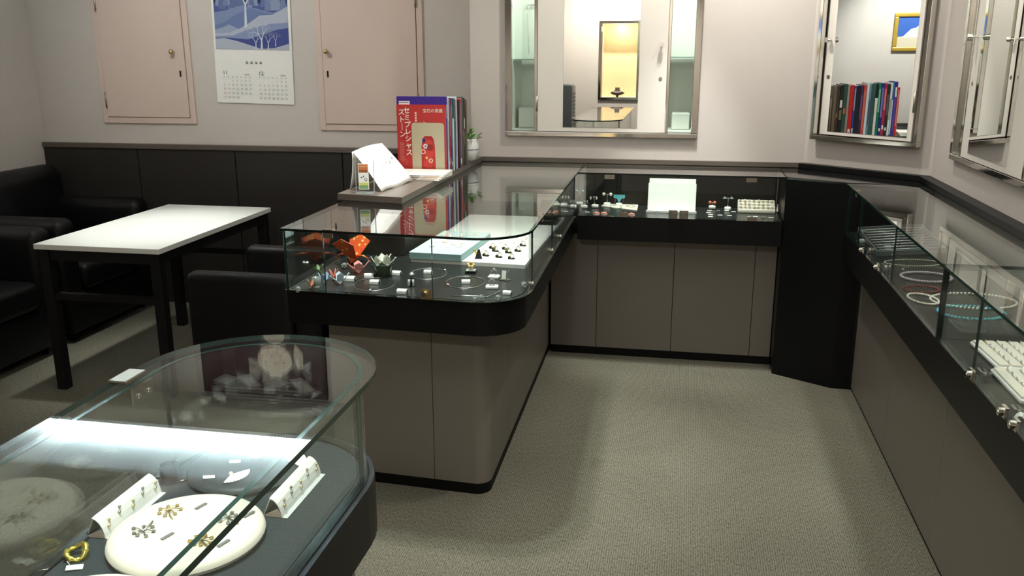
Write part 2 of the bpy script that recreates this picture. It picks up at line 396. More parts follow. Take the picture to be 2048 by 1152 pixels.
# wainscot of the lounge: separate boards under a cap
wn = bpy.data.objects.new('trim_6', None); COL.objects.link(wn); wn['kind'] = 'structure'; wn.location = ((XL - 1.09) / 2, YL, 0); XF['trim_6'] = Matrix.Translation(wn.location)
for x0, x1 in ((XL, -3.219), (-3.215, -2.588), (-2.584, -1.923), (-1.919, -1.31)):
    B().b2(x0 + .001, x1 - .001, YL - .018, YL, 0.0, 0.945, bev=.0015).out('wainscot_board', M_WAIN, wn, world=True)
B().b2(XL, -1.09, YL - .03, YL, 0.946, 0.976, bev=.003).out('cap', M_SLAB, wn, world=True)
B().b2(XL, -1.31, YL - .006, YL - .001, 0.0, 0.94).out('backing', M_GAP, wn, world=True)

# ------------------------------------------------------------------ cupboard doors in the lounge wall
def keyhole(b, p, s=1.0):
    b.lathe([(0.0001, 0), (0.008 * s, 0), (0.008 * s, .002), (0.0001, .002)], 14)
def wall_door(name, x0, x1, z0, z1, knob_x, hinge_x):
    r = bpy.data.objects.new(name, None); COL.objects.link(r); r['kind'] = 'structure'; r.location = ((x0 + x1) / 2, YL, z0); XF[name] = Matrix.Translation(r.location)
    f = B(); t = .035
    f.b2(x0, x0 + t, YL - .012, YL, z0, z1, bev=.003); f.b2(x1 - t, x1, YL - .012, YL, z0, z1, bev=.003); f.b2(x0 + t, x1 - t, YL - .012, YL, z0, z0 + t, bev=.003); f.b2(x0 + t, x1 - t, YL - .012, YL, z1 - t, z1, bev=.003)
    f.out('door_frame', M_DOOR, r, world=True)
    B().b2(x0 + t - .004, x1 - t + .004, YL - .0015, YL - .0005, z0 + t - .004, z1 - t + .004).out('rebate', M_GAP, r, world=True)
    lf = B().b2(x0 + t + .0025, x1 - t - .0025, YL - .017, YL - .002, z0 + t + .0025, z1 - t - .0025, bev=.002).out('door_leaf', M_DOOR, r, world=True)
    B().cyl((knob_x, YL - .017, 1.505), (knob_x, YL - .035, 1.505), .005).sphere((knob_x, YL - .045, 1.505), .014, 16, 10).out('knob', M_BRASS, lf, world=True, smooth=True, label='small round brass knob')
    B().b2(knob_x + (.03 if knob_x > hinge_x else -.006) - .005, knob_x + (.03 if knob_x > hinge_x else -.006) + .005, YL - .019, YL - .0165, 1.365, 1.400, bev=.001).out('keyhole', M_KEY, lf, world=True, label='dark keyhole plate')
    for z in (1.23, 1.78):
        B().cyl((hinge_x, YL - .018, z - .045), (hinge_x, YL - .018, z + .045), .005).out('hinge', M_NICKEL, lf, world=True)
wall_door('door_1', -3.42, -2.815, 1.095, 2.02, -2.915, -3.385)
wall_door('door_2', -2.045, -1.425, 1.07, 2.02, -1.975, -1.46)

# ------------------------------------------------------------------ calendar
def calendar():
    x0, z0, wd, ht = -2.672, 1.222, 0.475, 0.70
    t = thing('wall_calendar', 'white wall calendar with a blue snowy forest picture between two cupboard doors', 'calendar', (x0 + wd / 2, YL - .004, z0))
    a = math.radians(-1.2)
    U, V = Vector((math.cos(a), 0, math.sin(a))), Vector((-math.sin(a), 0, math.cos(a)))
    O = Vector((x0, YL - .006, z0))
    B().sheet([O, O + U * wd, O + U * wd + V * ht, O + V * ht], .002).out('sheet', M_WHITE, t, world=True)
    p = Print()
    m0, m1, b0, b1 = .014, wd - .016, .300, ht - .02
    snow, snow2, blue, dk, mid = (176, 184, 200), (150, 164, 190), (58, 72, 140), (32, 42, 96), (104, 122, 168)
    p.rect(m0, b0, m1, b1, (72, 88, 146)); p.rect(m0, b0 + .25, m1, b1, dk, 1)
    rnd = random.Random(3)
    for k in range(26):
        u = m0 + .01 + (m1 - m0 - .03) * rnd.random(); h = .1 + .1 * rnd.random(); v = b0 + .21 + .03 * rnd.random(); wv = .014 + .012 * rnd.random()
        p.poly([(max(m0, u - wv), v), (min(m1, u + wv), v), (u, min(b1, v + h))], rnd.choice([(112, 128, 166), (92, 108, 152), (134, 148, 180)]), 2)
    def hill(pts, c, l):
        p.poly([(m0, b0)] + [(m1, b0)] + [(m0 + (m1 - m0) * u, b0 + v) for u, v in reversed(pts)], c, l)
    hill([(0, .2), (.15, .21), (.4, .24), (.6, .22), (.8, .2), (1, .23)], (122, 138, 176), 3)
    hill([(0, .13), (.15, .15), (.3, .19), (.5, .225), (.7, .2), (1, .18)], mid, 4)
    hill([(0, .105), (.12, .12), (.2, .135), (.3, .115), (.45, .1), (1, .1)], snow2, 5)
    hill([(0, .085), (.2, .09), (.35, .115), (.5, .15), (.62, .185), (.8, .19), (1, .235), (1, .15)], snow, 6)
    hill([(0, .07), (.25, .075), (.4, .1), (.55, .12), (.75, .14), (1, .15)], (132, 146, 184), 7)
    hill([(0, .06), (.2, .062), (.45, .055), (.6, .075), (.85, .11), (1, .12)], blue, 8)
    hill([(0, .055), (.12, .06), (.3, .045), (.5, .02), (.62, .004), (.8, .01), (1, .035)], snow, 9)
    def tree(u, v, h, wd_, l, seed, depth=4):
        r2 = random.Random(seed)
        def br(a, ang, ln, w_, d):
            b_ = (a[0] + math.sin(ang) * ln, a[1] + math.cos(ang) * ln)
            b_ = (min(max(b_[0], m0), m1), min(b_[1], b1))
            p.line(a, b_, w_, (205, 212, 222), l, w_ * .55)
            if d:
                for s_ in (-1, 1): br(b_, ang + s_ * (.3 + .4 * r2.random()), ln * (.62 + .15 * r2.random()), w_ * .55, d - 1)
        br((u, v), 0.03, h, wd_, depth)
    tree(.205, b0 + .12, .12, .008, 10, 4); tree(.295, b0 + .002, .05, .007, 11, 5, 5); tree(.26, b0 + .002, .035, .004, 11, 6); tree(.335, b0 + .002, .035, .004, 11, 8); tree(.38, b0 + .02, .03, .003, 11, 9)
    ink = (96, 108, 106)
    [(p.rect(.19 + k * .028, .222, .207 + k * .028, .226, (120, 130, 126), 3), p.rect(.193 + k * .028, .229, .205 + k * .028, .2325, (120, 130, 126), 3), p.rect(.197 + k * .028, .219, .2 + k * .028, .236, (130, 140, 136), 4)) for k in range(4)]
    for k, (u, first, n, mth) in enumerate(((.045, 2, 30, '11'), (.265, 4, 31, '12'))):
        p.text(u, .158, mth, .032, ink, 3)
        p.rect(u + .135, .158, u + .165, .162, (150, 160, 156), 3)
        for d in range(n):
            c = (first + d) % 7; r_ = (first + d) // 7
            p.text(u + .008 + c * .0262, .120 - r_ * .0235, str(d + 1), .0165, (146, 156, 150) if c else (190, 150, 142), 3, 'CENTER')
        for c in range(7): p.rect(u + .004 + c * .0262, .144, u + .012 + c * .0262, .148, (170, 178, 172), 3)
    p.out('printed_picture', t, O + Vector((0, -.0012, 0)), U, V, world=True)
calendar()

# ------------------------------------------------------------------ display counters
ZT, ZD, ZB, ZK = 0.950, 0.7386, 0.626, 0.040
def arc_path(a, c, b, r, n=12):         # polyline a -> c -> b with the corner at c rounded
    a, c, b = Vector(a), Vector(c), Vector(b); d1 = (a - c).normalized(); d2 = (b - c).normalized()
    ang = d1.angle(d2); t = r / math.tan(ang / 2); p1, p2 = c + d1 * t, c + d2 * t
    ctr = c + (d1 + d2).normalized() * (r / math.sin(ang / 2)); out = [a]
    a1 = math.atan2(*(p1 - ctr).yx); a2 = math.atan2(*(p2 - ctr).yx)
    da = (a2 - a1 + PI) % (2 * PI) - PI
    for k in range(n + 1):
        q = a1 + da * k / n; out.append(ctr + Vector((math.cos(q), math.sin(q))) * r)
    return out + [b]
def cut(path, s0, s1):                  # the stretch of a polyline between two lengths
    out = []; L = 0; P = [Vector(p) for p in path]
    for a, b in zip(P, P[1:]):
        l = (b - a).length
        if L + l >= s0 and L <= s1:
            q0 = a + (b - a) * max(0, (s0 - L) / l); q1 = a + (b - a) * min(1, (s1 - L) / l)
            if not out or (out[-1] - q0).length > 1e-6: out.append(q0)
            if (out[-1] - q1).length > 1e-6: out.append(q1)
        L += l
    return out
def plen(path): return sum((Vector(b) - Vector(a)).length for a, b in zip(path, path[1:]))
def s_at(path, f):                      # length along path of the point nearest to f
    best = None; L = 0; f = Vector(f)
    for a, b in zip(path, path[1:]):
        a, b = Vector(a), Vector(b); d = b - a; t = max(0, min(1, (f - a).dot(d) / d.length_squared)); e = (a + d * t - f).length
        if best is None or e < best[0]: best = (e, L + d.length * t)
        L += d.length
    return best[1]
def pane(root, path, th=.006, z0=ZD + .0035, z1=ZT - .009, em=None):
    return B().wall(path, th, z0, z1, 1).out('glass_pane', [M_GLASS, em or M_GEDGE], root, world=True)
def top(root, poly, em=None, z0=ZT - .008, z1=ZT):
    return B().prism(poly, z0, z1, 1).out('glass_top', [M_GLASS, em or M_GEDGED], root, world=True)
def clip(root, p, d, n, w=.034, h=.026, z=ZT, m=None):  # folded metal clip gripping the top edge; d along the glass, n outwards
    d, n = Vector(d).normalized(), Vector(n).normalized(); R = Matrix((( d.x, n.x, 0), (d.y, n.y, 0), (0, 0, 1)))
    b = B(); c = Vector((p[0], p[1], 0))
    b.box(c + Vector((n.x * .002, n.y * .002, z - h / 2)), (w, .002, h), rot=R); b.box(c - Vector((n.x * .006, n.y * .006, 0)) + Vector((0, 0, z + .001)), (w, .018, .002), rot=R)
    b.out('clip', m or M_NICKEL, root, world=True)
def lock(root, p, n, z=ZD + .015, s=1.0):       # round glass lock on a square foot
    n = Vector((n[0], n[1], 0)).normalized(); p = Vector((p[0], p[1], z)); t = Vector((-n.y, n.x, 0))
    R = Matrix(((t.x, n.x, 0), (t.y, n.y, 0), (0, 0, 1)))
    k = B().box(p, (.026 * s, .008, .026 * s), rot=R, bev=.001).out('lock', M_CHROME, root, world=True)
    B().cyl(p + n * .004, p + n * .014, .010 * s, .009 * s).cyl(p + n * .0138, p + n * .0148, .004 * s, .004 * s).out('barrel', M_CHROME, k, world=True, smooth=True)

# -- peninsula counter
def pen(off, r=.17, xl=-1.275, yend=YW - .003):
    dn = Vector((1, -.06)).normalized(); nn = Vector((.06, 1)).normalized(); dr = Vector((-.0184, 1)).normalized(); nr = Vector((-1, -.0184)).normalized()
    A = Vector((-1.275, 2.638)) + nn * off; Rp = Vector((-.4896, 4.18)) + nr * off
    # intersection of near edge and right edge
    den = dn.x * dr.y - dn.y * dr.x; q = Rp - A; t = (q.x * dr.y - q.y * dr.x) / den; C = A + dn * t
    a = A + dn * ((xl - A.x) / dn.x); b = Rp + dr * ((yend - Rp.y) / dr.y)
    return arc_path(a, C, b, max(r - off, .05))
pn = thing('display_counter', 'glass-topped display counter with a rounded corner that carries the row of books', 'display counter', (-.85, 3.5, 0), group=None)
P0 = pen(0); P1 = pen(.014); P2 = pen(.022); P3 = pen(.15); P4 = pen(.155)
B().prism([tuple(p) for p in P2[:-1]] + [tuple(P2[-1]), (-1.275, YW - .003)], ZB, ZD).out('fascia', M_BLACK, pn, world=True)
B().prism([tuple(p) for p in pen(.03, xl=-1.26)] + [(-1.26, YW - .003)], ZD + .0005, ZD + .003).out('deck', M_DECK, pn, world=True)
top(pn, [tuple(p) for p in P0] + [(-1.275, YW - .003)])
# core and plinth
B().prism([tuple(p) for p in pen(.165, xl=-1.18)] + [(-1.18, YW - .003)], 0.0, ZB - .001).out('carcass', M_GAP, pn, world=True)
B().prism([tuple(p) for p in pen(.152, xl=-1.187)] + [(-1.187, YW - .003)], 0.0, ZK).out('plinth', M_PLINTH, pn, world=True)
pp = pen(.15, xl=-1.189, yend=4.32); Lp = plen(pp); cuts = [0, s_at(pp, (-.812, 2.76)), s_at(pp, (-.63, 3.15)), s_at(pp, (-.63, 3.583)), s_at(pp, (-.63, 4.0)), Lp]
for s0, s1 in zip(cuts, cuts[1:]): B().wall(cut(pp, s0 + .0012, s1 - .0012), .013, ZK + .001, ZB).out('panel', M_LAM, pn, world=True)
# black partition under the book ledge, with the ledge slab on top
B().b2(-1.30, -1.18, 3.20, YW - .003, 0, ZB - .001).out('partition', M_BLACK, pn, world=True)
B().b2(-1.262, -1.035, 3.20, YW - .003, ZD + .004, ZT - .0085).out('partition', M_WAIN, pn, world=True)
B().b2(-1.30, -1.277, 3.20, YW - .003, ZB, ZT - .0005).out('partition', M_BLACK, pn, world=True)
sl = thing('ledge_slab', 'thick brown-grey ledge board lying on the counter glass under the books', 'ledge', (-1.17, 3.85, ZT))
B().prism([(-1.305, 3.215), (-1.03, 3.165), (-1.03, YW - .016), (-1.305, YL - .03)], ZT + .0008, ZT + .0245).out('board', M_SLAB, sl, world=True)
ZS = ZT + .0245
# front glass in panes
gp = pen(.010); Lg = plen(gp); s1 = s_at(gp, (-1.13, 2.64)); s2 = s_at(gp, (-.762, 2.60)); s3 = s_at(gp, (-.467, 2.83)); s4 = s_at(gp, (-.48, 3.35)); s5 = s_at(gp, (-.49, 4.175))
for a_, b_ in zip((0.004, s1, s2, s3, s4), (s1, s2, s3, s4, s5)): pane(pn, cut(gp, a_ + .001, b_ - .001))
pane(pn, [(-1.268, 3.195), (-1.268, 2.648)])
B().wall(cut(pen(.004), 0, s5), .018, ZD + .0005, ZD + .004).out('glass_channel', M_GEDGED, pn, world=True)
def at_path(path, s):
    c = cut(path, max(0, s - .002), s + .002); a, b = Vector(c[0]), Vector(c[-1]); d = (b - a).normalized(); return (a + b) / 2, d, Vector((d.y, -d.x))
for s_ in (s1 + .02, s4 - .3): 
    p_, d_, n_ = at_path(gp, s_); clip(pn, p_, d_, n_)
p_, d_, n_ = at_path(gp, s2 - .022); 
k = B().box((p_.x + n_.x * .003, p_.y + n_.y * .003, ZD + .02), (.034, .003, .032), rot=(0, 0, math.atan2(d_.y, d_.x))).out('lock_plate', M_BRASS, pn, world=True, label='square brass lock plate')
B().cyl((p_.x - .004 + n_.x * .005, p_.y + n_.y * .005, ZD + .022), (p_.x - .004 + n_.x * .016, p_.y + n_.y * .016, ZD + .022), .0095, .009).cyl((p_.x - .004 + n_.x * .0158, p_.y + n_.y * .0158, ZD + .021), (p_.x - .004 + n_.x * .0165, p_.y + n_.y * .0165, ZD + .021), .003).out('barrel', M_CHROME, k, world=True, smooth=True)
for yv in (3.35, 3.62):
    p_, d_, n_ = at_path(gp, s_at(gp, (-.48, yv))); lock(pn, p_ - n_ * .012, n_)
p_, d_, n_ = at_path(gp, s3); lock(pn, p_ - n_ * .012, n_)

# -- back counter
YG = 4.18
bc = thing('display_counter', 'low glass display counter against the back wall below the mirror cabinet', 'display counter', (-.02, 4.36, 0))
B().b2(-.487, .459, YG + .006, YW - .003, ZB, ZD).out('fascia', M_BLACK, bc, world=True)
B().b2(-.485, .455, YG + .02, YW - .003, ZD + .0005, ZD + .003).out('deck', M_DECK, bc, world=True)
top(bc, [(-.488, YG), (.459, YG), (.459, YW - .003), (-.488, YW - .003)])
pane(bc, [(-.487, YG + .012), (-.305, YG + .012)]); pane(bc, [(-.302, YG + .012), (-.02, YG + .012)]); pane(bc, [(-.017, YG + .012), (.455, YG + .012)])
B().b2(-.487, .456, YG + .006, YG + .024, ZD + .0005, ZD + .004).out('glass_channel', M_GEDGED, bc, world=True)
B().b2(-.485, .459, YW - .014, YW - .004, ZD + .003, ZT - .009).out('back_panel', M_BLACK, bc, world=True)
B().b2(-.62, .459, 4.338, YW - .003, 0, ZB - .001).out('carcass', M_GAP, bc, world=True)
B().b2(-.62, .462, 4.324, 4.34, 0, ZK).out('plinth', M_PLINTH, bc, world=True)
for x0, x1 in ((-.632, -.398), (-.398, -.022), (-.022, .362), (.362, .462)): B().b2(x0 + .0012, x1 - .0012, 4.32, 4.334, ZK + .001, ZB - .0005, bev=.001).out('panel', M_LAM, bc, world=True)
for x in (-.338, .31): clip(bc, (x, YG + .004), (1, 0), (0, -1), .047, .028)
for x in (-.037, .013): lock(bc, (x, YG + .004), (0, -1), ZD + .024, 1.55)
B().b2(-.292, -.246, YG + .002, YG + .005, ZD + .004, ZD + .026).out('clip', M_NICKEL, bc, world=True); B().b2(.302, .345, YG + .002, YG + .005, ZD + .004, ZD + .022).out('clip', M_NICKEL, bc, world=True)

# -- black corner pillar between the two counters
pl = thing('corner_pillar', 'black faceted corner pillar standing between back and right counters', 'pillar', (.75, 4.25, 0))
PPL = [(.4645, 4.195), (.712, 4.046), (.791, 4.042), (.86, 4.02), (1.055, 4.02), (1.055, 4.135), tuple(DA + DN * .001 + DD * .02), (.53, YW - .002), (.4645, YW - .002)]
B().prism(PPL, 0, ZT - .012).out('body', M_BLACK, pl, world=True)
B().prism(PPL, ZT - .0115, ZT - .001).out('top', mat('black_gloss_top', (24, 24, 25), 0.08, var=0.05, spec=0.6), pl, world=True)

# -- right counter
XG = .694; Y0, Y1 = .35, 4.005
rc = thing('display_counter', 'long glass display counter along the right wall with a divider', 'display counter', (.88, 2.2, 0))
B().b2(XG + .006, XR - .002, Y0, Y1, ZB, ZD).out('fascia', M_BLACK, rc, world=True)
B().b2(XG + .02, XR - .002, Y0 + .01, Y1, ZD + .0005, ZD + .003).out('deck', M_DECK, rc, world=True)
for a_, b_ in ((2.492, Y1), (Y0, 2.488)): top(rc, [(XG, a_), (XR - .002, a_), (XR - .002, b_), (XG, b_)], M_GEDGE)
yy = [Y1 - .004, 3.72, 3.1, 2.495, 2.19, 1.75, 1.2, Y0]
for a_, b_ in zip(yy, yy[1:]): pane(rc, [(XG + .012, a_ - .001), (XG + .012, b_ + .001)])
B().b2(XG + .02, XR - .004, 2.486, 2.494, ZD + .003, ZT - .009).out('divider', [M_GLASS], rc, world=True)
B().b2(XG + .006, XG + .02, 2.484, 2.496, ZD + .003, ZT - .009).out('divider_post', M_GEDGED, rc, world=True)
B().b2(XG + .006, XG + .024, Y0, Y1, ZD + .0005, ZD + .004).out('glass_channel', M_GEDGED, rc, world=True)
B().b2(.816, XR - .002, Y0, 4.035, 0, ZB - .001).out('carcass', M_GAP, rc, world=True)
B().b2(.803, .818, Y0, 4.04, 0, .012).out('plinth', M_PLINTH, rc, world=True)
ss = [4.035, 3.34, 2.64, 1.94, 1.24, Y0]
for a_, b_ in zip(ss, ss[1:]): B().b2(.80, .814, b_ + .0012, a_ - .0012, .013, ZB - .0005, bev=.001).out('panel', M_LAM, rc, world=True)
for y in (3.56, 3.27, 2.16, 1.93, 1.86): lock(rc, (XG + .004, y), (-1, 0), ZD + .018); 
B().b2(XG + .002, XG + .005, 2.14, 2.18, ZD + .004, ZD + .03).out('clip', M_NICKEL, rc, world=True)
clip(rc, (XG + .006, 3.80), (0, 1), (-1, 0), .03, .024)

# -- round-ended case close to the viewer
nc = thing('display_case', 'round-ended glass display case in the near left corner', 'display case', (-.737, .8, 0))
def rnd_end(cx, cy, r, y0, n=24):
    return [Vector((cx + r, y0))] + [Vector((cx + r * math.cos(k * PI / n), cy + r * math.sin(k * PI / n))) for k in range(n + 1)] + [Vector((cx - r, y0))]
CX, CY, YN0 = -.737, 1.378, -.25
B().prism([tuple(p) for p in rnd_end(CX, CY, .207, YN0)], ZB, ZD).out('fascia', M_BLACK, nc, world=True)
B().prism([tuple(p) for p in rnd_end(CX, CY, .176, YN0 + .03)], ZD + .0005, ZD + .003).out('deck', M_FELT, nc, world=True)
B().prism([tuple(p) for p in rnd_end(CX, CY, .206, YN0)], ZD + .0001, ZD + .0009).out('rim', mat('glossy_charcoal_rim', (52, 58, 62), 0.2, var=.06), nc, world=True)
g_ = rnd_end(CX, CY, .193, YN0 + .02)
Lq = plen(g_); qs = [0, s_at(g_, (CX + .19, CY + .02)), s_at(g_, (CX - .19, CY + .02)), Lq]
for a_, b_ in zip(qs, qs[1:]): pane(nc, cut(g_, a_ + .001, b_ - .001), .008)
B().wall(cut(rnd_end(CX, CY, .197, YN0 + .02), 0, 99), .016, ZD + .001, ZD + .005).out('glass_channel', M_GEDGED, nc, world=True)
top(nc, [tuple(p) for p in rnd_end(CX, CY, .218, YN0)], M_GEDGE, ZT - .010, ZT)
B().prism([tuple(p) for p in rnd_end(CX, CY, .150, YN0 + .05)], 0, ZB - .001).out('carcass', M_GAP, nc, world=True)
np_ = rnd_end(CX, CY, .160, YN0 + .04); Ln = plen(np_); cs = [0, .75, s_at(np_, (CX + .16, CY)), s_at(np_, (CX - .16, CY)), Ln - .75, Ln]
for a_, b_ in zip(cs, cs[1:]): B().wall(cut(np_, a_ + .0012, b_ - .0012), .009, ZK, ZB - .0005).out('panel', M_LAM, nc, world=True)
B().prism([tuple(p) for p in rnd_end(CX, CY, .155, YN0 + .045)], 0, ZK - .0005).out('plinth', M_PLINTH, nc, world=True)
kk = B(); kk.b2(CX - .222, CX - .190, 1.285, 1.345, ZT + .0003, ZT + .0035); kk.b2(CX - .181, CX - .178, 1.285, 1.345, ZT - .042, ZT - .0105); ck = kk.out('hinge', M_NICKEL, nc, world=True)
for y in (1.30, 1.33): B().cyl((CX - .178, y, ZT - .028), (CX - .1745, y, ZT - .028), .0045).out('screw', M_CHROME, ck, world=True)
# ------------------------------------------------------------------ wall cabinets with mirror doors
def knob_set(door, p, n, t, zk, zh, hx, side):
    """chrome knob and keyhole plate at p on a face with normal n; t runs along the face"""
    n, t = Vector(n), Vector(t)
    a = Vector((p[0], p[1], zk)); B().cyl(a, a + n * .022, .004).cyl(a + n * .022, a + n * .040, .011, .0115).out('knob', M_CHROME, door, world=True, smooth=True, label='small chrome knob')
    b = Vector((p[0], p[1], zh)) + t * side
    B().cyl(b, b + n * .002, .009, .0085).out('keyhole', M_NICKEL, door, world=True, label='oval keyhole plate')
c1 = thing('wall_cabinet', 'lit wall display cabinet with a white mirror door above the back counter', 'wall cabinet', (-.42, YW, 1.085))
M_LITWHITE = mat('pale_cabinet_lining', (226, 230, 222), 0.6, var=.02)
ib = B(); ib.b2(-.88, .035, YL - .02, YL - .01, 1.11, 2.12); ib.b2(-.879, -.874, YW, YL - .02, 1.11, 2.12); ib.b2(.029, .034, YW, YL - .02, 1.11, 2.12); ib.b2(-.874, .029, YW, YL - .02, 1.111, 1.116); ib.b2(-.874, .029, YW, YL - .02, 2.114, 2.119)
ib.out('lining', M_LITWHITE, c1, world=True)
for x0, x1 in ((-.907, -.872), (-.757, -.741), (-.099, -.084), (.028, .060)): B().b2(x0, x1, YW - .022, YW + .004, 1.108, 2.13, bev=.002).out('frame_bar', M_CHROME, c1, world=True)
B().b2(-.907, .060, YW - .022, YW + .002, 1.085, 1.107, bev=.002).out('frame_bar', M_CHROME, c1, world=True)
d1 = B().b2(-.740, -.100, YW - .020, YW - .002, 1.109, 2.12, bev=.0015).out('door', M_WHITEP, c1, world=True)
B().b2(-.609, -.236, YW - .0215, YW - .0202, 1.132, 2.05).out('mirror', M_MIR, d1, world=True)
knob_set(d1, (-.130, YW - .020), (0, -1, 0), (1, 0, 0), 1.535, 1.372, 0, 0.0)
for z in (1.25, 1.9): B().cyl((-.742, YW - .022, z - .04), (-.742, YW - .022, z + .04), .005).out('hinge', M_NICKEL, d1, world=True)
for x0, x1 in ((-.872, -.757), (-.084, .028)):
    B().b2(x0, x1, YW - .010, YW - .006, 1.108, 2.11).out('glass_pane', M_GLASS, c1, world=True)
for x0, x1, z in ((-.872, -.55, 1.46), (-.25, .027, 1.47)): B().b2(x0, x1, YW + .03, YL - .03, z, z + .006).out('glass_shelf', [mat('pale_green_shelf_glass', (176, 214, 200), 0.1, trans=.4)], c1, world=True)
hk = thing('hanging_chain', 'thin chain necklace hanging behind the left glass strip of the lit cabinet', 'necklace', (-.80, YL - .05, 1.75))
B().tube([(-.83, YL - .03, 1.74), (-.845, YL - .03, 1.70), (-.84, YL - .03, 1.6), (-.835, YL - .03, 1.49)], .0015, 6).out('chain', M_SILVER, hk, world=True)
B().b2(-.85, -.80, YL - .032, YL - .028, 1.735, 1.742).out('hook', M_SILVER, hk, world=True)
for nm, x0, x1, z1, lb in (('display_block', -.86, -.77, 1.22, 'white display block behind the left glass strip of the lit cabinet'), ('display_block', -.07, .02, 1.20, 'white display block behind the right glass strip of the lit cabinet')):
    one(nm, B().b2(-(x1 - x0) / 2, (x1 - x0) / 2, -.06, .06, 0, z1 - 1.116, bev=.006), M_LITWHITE, lb, 'display block', ((x0 + x1) / 2, 4.70, 1.1165))
l_ = bpy.data.lights.new('cabinet_lamp', 'AREA'); l_.shape = 'RECTANGLE'; l_.size = .8; l_.size_y = .05; l_.energy = 4.5; l_.color = (.94, 1, .95); lo = bpy.data.objects.new('cabinet_lamp', l_); COL.objects.link(lo); lo.location = (-.42, 4.6, 2.10)

c2 = thing('wall_cabinet', 'narrow chrome-framed mirror cabinet on the slanted corner wall', 'wall cabinet', diag(.31, 0, 1.098))
def dbox(b, s0, s1, o0, o1, z0, z1, bev=.0015):
    c = diag((s0 + s1) / 2, (o0 + o1) / 2, (z0 + z1) / 2); return b.box(c, (s1 - s0, o1 - o0, z1 - z0), rot=(0, 0, DANG), bev=bev)
S0, S1 = .052, .576
for a_, b_, z0, z1 in ((S0, S0 + .018, 1.116, 2.1), (S1 - .018, S1, 1.116, 2.1), (S0, S1, 1.096, 1.116)): dbox(B(), a_, b_, 0.0, .052, z0, z1).out('frame_bar', M_CHROME, c2, world=True)
MA = math.radians(-45.6); mc = diag(.314, .026); md_ = Vector((math.cos(MA), math.sin(MA), 0)); mn = Vector((md_.y, -md_.x, 0))
d2 = B().box((mc.x, mc.y, 1.61), (.478, .014, .982), rot=(0, 0, MA), bev=.0015).out('door', M_WHITEP, c2, world=True)
B().box((mc.x + mn.x * .0078 + md_.x * .012, mc.y + mn.y * .0078 + md_.y * .012, 1.60), (.412, .0012, .93), rot=(0, 0, MA)).out('mirror', M_MIR, d2, world=True)
q = mc + mn * .007 - md_ * .214; knob_set(d2, (q.x, q.y), mn, md_, 1.551, 1.385, 0, 0.0)
q = mc + mn * .006 + md_ * .236
for z in (1.29, 1.85): B().cyl((q.x, q.y, z - .045), (q.x, q.y, z + .045), .005).out('hinge', M_NICKEL, d2, world=True)

c3 = thing('wall_cabinet', 'wide chrome-framed mirror cabinet on the right wall above the long counter', 'wall cabinet', (XR, 3.35, 1.085))
M_UNLITL = mat('unlit_cabinet_lining', (84, 88, 84), 0.6, var=.05)  # dimness of the lampless interior is put into the lining colour
ib = B(); ib.b2(XR + .19, XR + .2, 2.895, 3.805, 1.11, 2.12); ib.b2(XR, XR + .19, 2.896, 2.901, 1.11, 2.12); ib.b2(XR, XR + .19, 3.799, 3.804, 1.11, 2.12); ib.b2(XR, XR + .19, 2.901, 3.799, 1.111, 1.116); ib.b2(XR, XR + .19, 2.901, 3.799, 2.114, 2.119); ib.out('lining', M_UNLITL, c3, world=True)
for y0, y1 in ((2.868, 2.898), (3.012, 3.026), (3.688, 3.702), (3.796, 3.830)): B().b2(XR - .022, XR + .004, y0, y1, 1.108, 2.13, bev=.002).out('frame_bar', M_CHROME, c3, world=True)
B().b2(XR - .022, XR + .002, 2.868, 3.830, 1.085, 1.107, bev=.002).out('frame_bar', M_CHROME, c3, world=True)
d3 = B().b2(XR - .020, XR - .002, 3.028, 3.686, 1.109, 2.12, bev=.0015).out('door', M_WHITEP, c3, world=True)
B().b2(XR - .0215, XR - .0202, 3.175, 3.600, 1.132, 2.05).out('mirror', M_MIR, d3, world=True)
knob_set(d3, (XR - .020, 3.650), (-1, 0, 0), (0, 1, 0), 1.551, 1.385, 0, 0.0)
for y0, y1 in ((2.898, 3.012), (3.702, 3.796)): B().b2(XR - .010, XR - .006, y0, y1, 1.108, 2.11).out('glass_pane', M_GLASS, c3, world=True)

# ------------------------------------------------------------------ things seen only in the mirrors
pt = thing('framed_painting', 'gold-framed painting of a white mountain under blue sky, seen in the corner mirror', 'painting', (XL, 3.15, 1.51))
PY0, PY1, PZ0, PZ1 = 2.91, 3.385, 1.50, 1.835
f = B(); t_ = .035
for y0, y1, z0, z1 in ((PY0, PY1, PZ0, PZ0 + t_), (PY0, PY1, PZ1 - t_, PZ1), (PY0, PY0 + t_, PZ0 + t_, PZ1 - t_), (PY1 - t_, PY1, PZ0 + t_, PZ1 - t_)): f.b2(XL, XL + .028, y0, y1, z0, z1, bev=.006)
f.out('frame', mat('gilt_frame', (214, 178, 74), .35, .7, var=.1), pt, world=True)
p = Print(); W_, H_ = PY1 - PY0 - 2 * t_, PZ1 - PZ0 - 2 * t_
p.rect(0, 0, W_, H_, (44, 92, 178)); p.poly([(0, 0), (W_, 0), (W_, .09), (W_ * .6, .11), (0, .10)], (206, 196, 172), 1)
p.poly([(W_ * .12, .09), (W_ * .9, .085), (W_ * .72, .16), (W_ * .62, .17), (W_ * .5, .215), (W_ * .4, .19), (W_ * .3, .15)], (232, 234, 238), 2)
p.poly([(W_ * .2, .10), (W_ * .45, .15), (W_ * .5, .10)], (172, 184, 206), 3); p.poly([(0, .12), (W_ * .2, .13), (W_ * .1, .15), (0, .145)], (196, 208, 228), 3)
p.out('canvas', pt, (XL + .012, PY0 + t_, PZ0 + t_), (0, 1, 0), (0, 0, 1), .0004, world=True)

